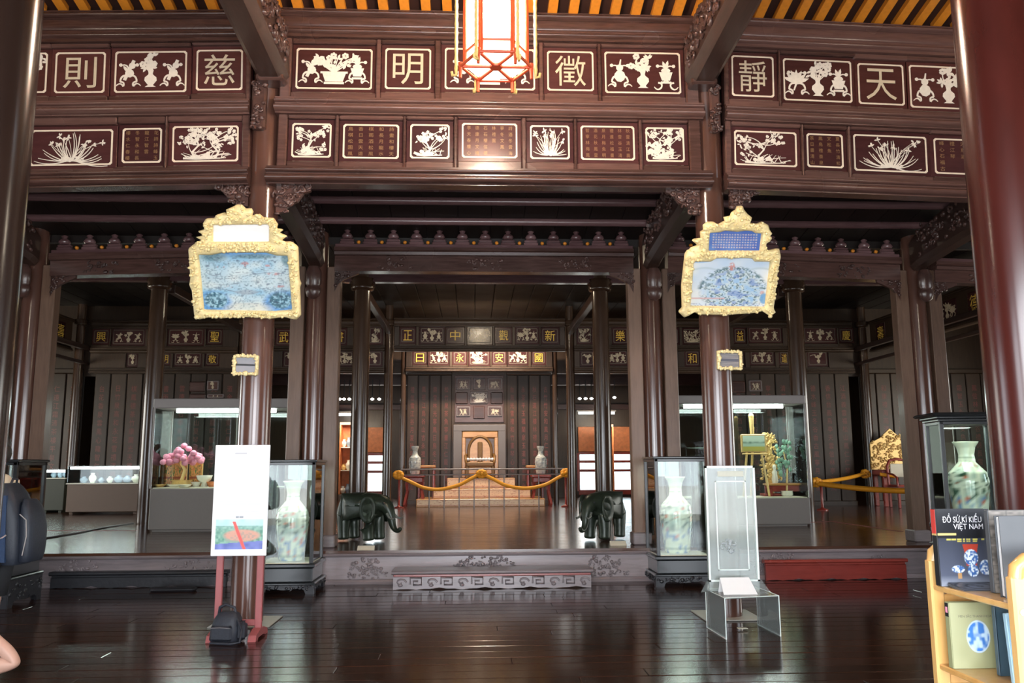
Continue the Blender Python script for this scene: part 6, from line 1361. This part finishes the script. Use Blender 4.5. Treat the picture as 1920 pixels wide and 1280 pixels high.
# ================================================================ PINE BOOK RACK
Yf_, Yn_ = -5.15, -5.67; P0 = PY(1757, 1097, -5.2); xf = P0.x+.012; zu = P0.z; zl_ = PY(1778, 1247, -5.2).z; zb3 = zl_-(zu-zl_)
t = thing('book_rack', 'pine book rack with open shelves and rounded end frames', 'rack', (xf, Yf_, 0)); dp = .36; top = PY(1884, 1034, Yn_).z-.03
for Y, nm in ((0, 'far'), (Yn_-Yf_, 'near')):
    MB().bbox(-.02, .035, Y-.022, Y+.022, 0, top-.05, .008).build('upright', M['pine'], t); MB().bbox(dp-.03, dp+.02, Y-.022, Y+.022, 0, top-.05, .008).build('upright', M['pine'], t)
    arc = [(.0075, Y, top-.06), (.012, Y, top-.025), (.04, Y, top), (dp-.045, Y, top), (dp-.012, Y, top-.025), (dp-.005, Y, top-.06)]
    MB().tube(arc, .026, 8).build('rounded_head', M['pine'], t)
    for z in (zb3-.1, zl_-.06, zu-.06): MB().bbox(.03, dp-.03, Y-.012, Y+.012, z-.02, z+.02, .005).build('cross_rail', M['pine'], t)
    for i in range(4): x = .08+.065*i; MB().bbox(x-.007, x+.007, Y-.006, Y+.006, zb3-.1, zu-.05, .003).build('slat', M['pine'], t)
for z in (zu, zl_, zb3): MB().bbox(-.012, dp, Yn_-Yf_, 0, z-.022, z, .005).build('shelf', M['pine'], t)
for z in (zu, zl_, zb3): MB().bbox(dp-.01, dp+.01, Yn_-Yf_, 0, z+.06, z+.09, .004).build('back_rail', M['pine'], t)
MB().lathe([(.012, -.002), (.012, .002)], 10, M4=Matrix.Translation((.008, Yn_-Yf_-.0235, top-.17)) @ Matrix.Rotation(math.pi/2, 4, 'X')).build('screw_cap', M['card'], t)
def book(label, x, y, z, w_, h, th, fn, spine, rot=(0, 0, 0), pages=None, nx=60, ny=80, extra=None, page_left=False):
    t = thing('book', label, 'book', (x, y, z), rot)
    MB().bbox(.006, w_-.004, .003, th-.003, .004, h-.004, .002).build('page_block', pages or M['paper'], t)
    MB().box(.0, w_, th-.003, th, 0, h).build('back_cover', spine, t); MB().box(.0, w_, 0, .003, 0, h).build('front_cover', spine, t)
    if not page_left: MB().bbox(-.003, .004, 0, th, 0, h, .002).build('spine', spine, t)
    if fn: sheet('cover_print', w_*.998, h*.998, nx, ny, fn, M['print'], t, (w_/2, -.0008, h/2))
    if extra: extra(t, w_, h)
    return t
def cov1(u, v):
    c = mixc(lin(24, 26, 30), lin(34, 36, 42), vnoise(u*5, v*5, 1)); c = mixc(c, mixc(lin(46, 50, 62), lin(84, 90, 108), np.clip(1-v*1.4, 0, 1)), (v < .62).astype(float)); c = mixc(c, np.broadcast_to(lin(132, 138, 152), c.shape), np.clip((.14-v)*10, 0, 1))
    c = mixc(c, np.broadcast_to(lin(206, 186, 120), c.shape), ((v > .66) & (v < .69) & (u < .35)).astype(float))
    c = mixc(c, np.broadcast_to(lin(178, 62, 40), c.shape), ((np.abs(u-.6) < .10+.10*np.clip(v-.38, 0, .2)*3) & (v > .26) & (v < .54)).astype(float)*.9)
    for cx, cy, r, s_ in ((.6, .37, .13, 3), (.34, .22, .12, 4), (.62, .20, .10, 5), (.86, .24, .12, 6)):
        bl = blob(u, v, cx, cy, r*1.05, r*.85 if s_ != 4 else r*.42, .15); n = vnoise(u*42, v*52, s_); c = mixc(c, mixc(lin(216, 228, 236), lin(60, 100, 160), np.clip((n-.35)*3, 0, 1)), bl)
    c = mixc(c, np.broadcast_to(lin(196, 150, 90), c.shape), ((np.abs(u-.36) < .035) & (v > .10) & (v < .17)).astype(float)*.8)
    tx = (((np.abs(v-.605) < .011) & (u > .16) & (u < .92)) | ((np.abs(v-.578) < .007) & (u > .36) & (u < .74))) & (vnoise(u*60, v*0, 9) > .35)
    return mixc(c, np.broadcast_to(lin(206, 196, 90), c.shape), tx*.8)
def ex1(t, w_, h):
    letter('title_lettering', 'ĐỒ SỨ KÍ KIỂU', w_*.74, h*.12, M['white'], t, (w_*.48, -.0018, h*.885)); letter('title_lettering', 'VIỆT NAM', w_*.56, h*.115, M['white'], t, (w_*.59, -.0018, h*.775))
    MB().box(-.0045, -.0025, .003, .032, h*.68, h*.995).build('red_spine_band', M['redspine'], t); MB().box(-.0045, -.0025, .003, .032, h*.655, h*.68).build('gold_spine_band', M['gold'], t)
M['redspine'] = plain('red_book_cloth', (.62, .05, .04), .45); M['slate'] = plain('slate_grey_cover', (.075, .08, .088), .45, var=.08); M['olive'] = plain('olive_cover', (.30, .31, .16), .45, var=.08); M['teal'] = plain('dark_teal_cover', (.05, .09, .12), .4); M['paleblue'] = plain('pale_blue_cover', (.42, .66, .82), .4, var=.06); M['blackcov'] = plain('black_cover', (.015, .016, .018), .35)
yb = -5.24; A_ = PY(1765, 1094, yb); hB = PY(1749, 955, yb).z-zu; wB = PY(1851, 1000, yb).x-PY(1752, 1000, yb).x
book('black porcelain book with white Vietnamese title on the upper shelf', A_.x, yb, zu+.001, wB, hB, .035, cov1, M['blackcov'], extra=ex1, nx=110, ny=140)
def stone_(u, v): n = vnoise(u*12, v*30, 4); return mixc(lin(88, 84, 80), lin(150, 142, 134), np.clip(n*1.2, 0, 1)*np.where((np.abs((v*9) % 1-.5) > .44) | (np.abs((u*3+np.floor(v*9)*.5) % 1-.5) > .46), .4, 1))
yb = -5.42; A_ = PY(1851, 1085, yb); book('grey book with a stone-textured cover behind the dark blank book', A_.x+.026, yb, zu+.001, .21, PY(1850, 957, yb).z-zu, .025, stone_, M['slate'])
yb = -5.54; A_ = PY(1876, 1110, yb); book('dark grey blank-covered book nearest on the upper shelf', A_.x+.018, yb, zu+.001, .21, PY(1872, 968, yb).z-zu, .03, None, M['slate'], page_left=True)
def swirl(u, v): n = vnoise(u*9, v*9, 6); d = np.hypot(u-.55, (v-.5)); return mixc(mixc(lin(60, 62, 70), lin(120, 122, 132), n), np.broadcast_to(lin(30, 30, 34), (len(u), 3)), np.clip(np.sin(d*26)*2-.9, 0, 1))
P_ = PY(1800, 1098, -5.33); book('grey swirl-patterned book lying flat before the black porcelain book', P_.x, -5.36, zu+.002, .17, .11, .012, swirl, M['slate'], (R(-82), 0, 0))
def cov2(u, v):
    c = mixc(lin(150, 152, 112), lin(176, 178, 140), np.clip(1-u+vnoise(u*4, v*4, 2)*.4-.2, 0, 1)); n = vnoise(u*16, v*18, 7); bl = blob(u, v, .58, .48, .26, .25, .06)
    c = mixc(c, mixc(lin(70, 128, 205), lin(196, 222, 240), np.clip((n-.3)*2.2, 0, 1)), bl); rim = blob(u, v, .58, .48, .26, .25, .06)-blob(u, v, .58, .48, .235, .225, .06); return mixc(c, np.broadcast_to(lin(206, 222, 226), c.shape), np.clip(rim, 0, 1)*.8)
def ex2(t, w_, h):
    letter('title_lettering', 'MEN SẮC THANH HOA', w_*.72, h*.055, plain('grey_title', (.13, .13, .10), .5), t, (w_*.54, -.0018, h*.80)); MB().box(-.0045, -.0025, .003, .025, h*.78, h*.99).build('black_spine_band', M['blackcov'], t); MB().box(-.0055, -.004, .007, .02, h*.84, h*.93).build('pink_spine_mark', M['pink'], t)
yb = -5.26; A_ = PY(1788, 1240, yb); hB = PY(1776, 1130, yb).z-zl_; book('olive-green book with a round blue plate on its cover, lower shelf', A_.x, yb, zl_+.001, PY(1867, 1180, yb).x-PY(1781, 1180, yb).x, hB, .03, cov2, M['olive'], extra=ex2, nx=90, ny=110)
yb = -5.45; A_ = PY(1868, 1250, yb)
book('dark teal book just in front of the olive-green book', A_.x+.058, -5.38, zl_+.001, .20, hB*1.02, .02, None, M['teal'])
for i, (lab, mt, hh) in enumerate((('pale blue thin book leftmost of the three leaning by the near frame', 'paleblue', .98), ('white thin book between the two pale blue ones by the near frame', 'paper', .96), ('pale blue thin book closest to the near end frame', 'paleblue', .97))):
    book(lab, A_.x+.040+.004*i, -5.49-.042*i, zl_+.001, .19, hB*hh, .018, None, M[mt], (R(-4), 0, 0))
P_ = PY(1775, 1275, -5.3); book('light blue book lying flat on the bottom shelf', xf+.005, -5.60, zb3+.04, .22, .30, .02, None, M['paleblue'], (R(-90), 0, 0))
book('white book under the light blue one on the bottom shelf', xf+.0, -5.61, zb3+.019, .23, .31, .018, None, M['paper'], (R(-90), 0, 0))
xk = PY(1906, 1060, Yn_).x
# ================================================================ PERSON AT THE LEFT EDGE
ph_ = PZ(30, 1268, 0); px_, py_ = ph_.x, ph_.y
t = thing('person', 'person in cream shirt and black shorts stepping off to the left, one bare heel lifted', 'person', (px_-.24, py_, 0))
# local: x along the hall, facing -x ; the lifted heel is at local x = +.24
V = []; E_ = []; Rr = []
def jv(p, r, par=None):
    V.append(p); Rr.append(r); i = len(V)-1
    if par is not None: E_.append((par, i))
    return i
pel = jv((.0, 0, .95), (.15, .12)); wa = jv((-.01, 0, 1.08), (.135, .105), pel); ch = jv((-.03, 0, 1.28), (.165, .12), wa); nk = jv((-.05, 0, 1.45), .06, ch); n2 = jv((-.075, 0, 1.51), .052, nk)
hd = jv((-.09, 0, 1.60), (.085, .095), n2); hd2 = jv((-.085, 0, 1.70), (.078, .088), hd)
for s in (-1, 1):
    hip = jv((0, s*.09, .90), .095, pel)
    if s < 0: pts = [((-.10, -.10, .52), .062), ((.10, -.10, .29), .050), ((.21, -.10, .20), .052), ((.29, -.10, .115), .044), ((.17, -.10, .105), .066), ((.02, -.105, .04), .044), ((-.04, -.105, .02), .024)]
    else: pts = [((-.04, .10, .50), .062), ((-.02, .10, .30), .055), ((.0, .10, .10), .037), ((.035, .10, .045), .036), ((-.07, .10, .038), .036), ((-.15, .105, .028), .032), ((-.20, .105, .02), .022)]
    k = hip
    for p, r in pts: k = jv(p, r, k)
    sh = jv((-.03, s*.19, 1.40), .062, ch); el = jv((-.02+s*.02, s*.24, 1.13), .042, sh); wrj = jv((-.14, s*.22, .94), .028, el); pm = jv((-.19, s*.215, .88), (.040, .018), wrj)
    for f_ in range(4): q = jv((-.225-.004*f_, s*(.215)+(f_-1.5)*.021, .835), .0095, pm); q2 = jv((-.235, s*.215+(f_-1.5)*.020, .80), .0085, q); jv((-.222, s*.215+(f_-1.5)*.019, .772+.006*abs(f_-1.5)), .0075, q2)
    q = jv((-.225, s*.215-s*.03, .885), .011, pm); jv((-.25, s*.215-s*.035, .85), .009, q)
skin_mesh('body', V, E_, Rr, M['skin'], t, 0, 2)
mb = MB(); mb.ell((-.185, 0, 1.62), (.022, .016, .025), 8, 6); mb.build('nose', M['skin'], t)
for s in (-1, 1): MB().ell((-.085, s*.092, 1.62), (.025, .012, .035), 8, 6).build('ear', M['skin'], t); MB().ell((-.165, s*.036, 1.645), (.012, .014, .010), 8, 6).build('eye', M['blackcov'], t)
MB().ell((-.172, 0, 1.565), (.014, .028, .009), 8, 6).build('mouth', M['redstand'], t)
mb = MB(); mb.ell((-.06, 0, 1.70), (.115, .105, .10), 14, 10); mb.ell((-.01, 0, 1.62), (.075, .095, .09), 12, 8); mb.build('hair', M['hair'], t)
def garment(name, secs, mat):
    mb = MB(); mb.ring([[(cx+rx*math.cos(a), cy+ry*math.sin(a), z) for a in [6.283*i/20 for i in range(20)]] for cx, cy, rx, ry, z in secs], True, False, 0, True); o = mb.build(name, mat, t); sd = o.modifiers.new('solid', 'SOLIDIFY'); sd.thickness = .008; return o
garment('shirt', [(0, 0, .135, .19, .86), (-.005, 0, .132, .185, .98), (-.01, 0, .125, .178, 1.10), (-.03, 0, .145, .20, 1.28), (-.04, 0, .135, .20, 1.38), (-.05, 0, .10, .15, 1.45), (-.055, 0, .068, .075, 1.475)], M['shirt'])
for s in (-1, 1): garment('sleeve', [(-.03, s*.17, .085, .06, 1.42), (-.027, s*.215, .075, .06, 1.32), (-.022, s*.235, .072, .06, 1.20)], M['shirt'])
garment('shorts', [(0, 0, .14, .195, .98), (0, 0, .15, .205, .88), (-.01, 0, .15, .20, .80)], M['shorts'])
garment('shorts_leg', [(-.01, -.10, .125, .10, .86), (-.04, -.10, .115, .10, .72), (-.075, -.10, .10, .095, .58)], M['shorts']); garment('shorts_leg', [(-.01, .10, .125, .10, .86), (-.025, .10, .115, .10, .72), (-.035, .10, .10, .095, .56)], M['shorts'])
# backpack
xb0 = PY(14, 980, py_).x; xb1 = PY(80, 980, py_).x; zt = PY(40, 905, py_).z; zb_ = PY(40, 1056, py_).z; H = zt-zb_; th = xb1-xb0
t = thing('backpack', 'dark navy backpack with blue side panels on the person at the left edge', 'backpack', (xb0, py_, zb_))
def puff(name, x0, x1, hw, z0, z1, mat, lean=.0, n=20):
    secs = []
    for u in (0, .04, .12, .3, .55, .75, .88, .96, 1):
        z = z0+(z1-z0)*u; k = (1-(abs(u-.45)/.6)**4)**.5 if abs(u-.45) < .6 else .2; k = max(k, .25)
        kx = k*(1 if u < .6 else 1-.35*(u-.6)/.4); c = (x0+x1)/2-lean*u; rx = (x1-x0)/2*kx; c = x0-lean*u+rx
        secs.append([(c+rx*math.copysign(abs(math.cos(a))**.65, math.cos(a)), hw*k*math.copysign(abs(math.sin(a))**.65, math.sin(a)), z) for a in [6.283*i/n for i in range(n)]])
    return MB().ring(secs).build(name, mat, t)
puff('main_bag', .02, th*.74, .155, 0, H, M['navydark'], .05); puff('front_pocket', th*.55, th*1.0, .135, .02, H*.80, M['navydark'], .01)
for s in (-1, 1):
    MB().ring([[(th*.12-.03*u+.0, s*(.155), H*u), (th*.34-.03*u, s*(.160), H*u), (th*.34-.03*u, s*.14, H*u), (th*.12-.03*u, s*.14, H*u)] for u in (.04, .3, .6, .85)], True, True, 0, False).build('side_panel', M['navy'], t)
    MB().tube([(.0, s*.07, H*.93), (-.06, s*.08, H*1.02), (-.16, s*.09, H*1.03), (-.28, s*.10, H*.9), (-.30, s*.11, H*.6), (-.2, s*.13, H*.25), (.02, s*.13, H*.08)], .018, 6).build('shoulder_strap', M['bagfab'], t)
MB().tube([(.02, -.04, H*.97), (.03, -.03, H*1.05), (.03, .03, H*1.05), (.02, .04, H*.97)], .010, 6).build('handle', M['bagfab'], t)
MB().tube([(th*.60, -.135, H*.62), (th*.80, -.138, H*.55), (th*.84, -.138, H*.35), (th*.76, -.136, H*.12)], .004, 5).build('zip', M['greylight'], t)
MB().tube([(th*.10, -.163, H*.36), (th*.18, -.166, H*.33), (th*.24, -.166, H*.34), (th*.33, -.163, H*.37)], .006, 5).build('stitched_mark', M['greylight'], t)
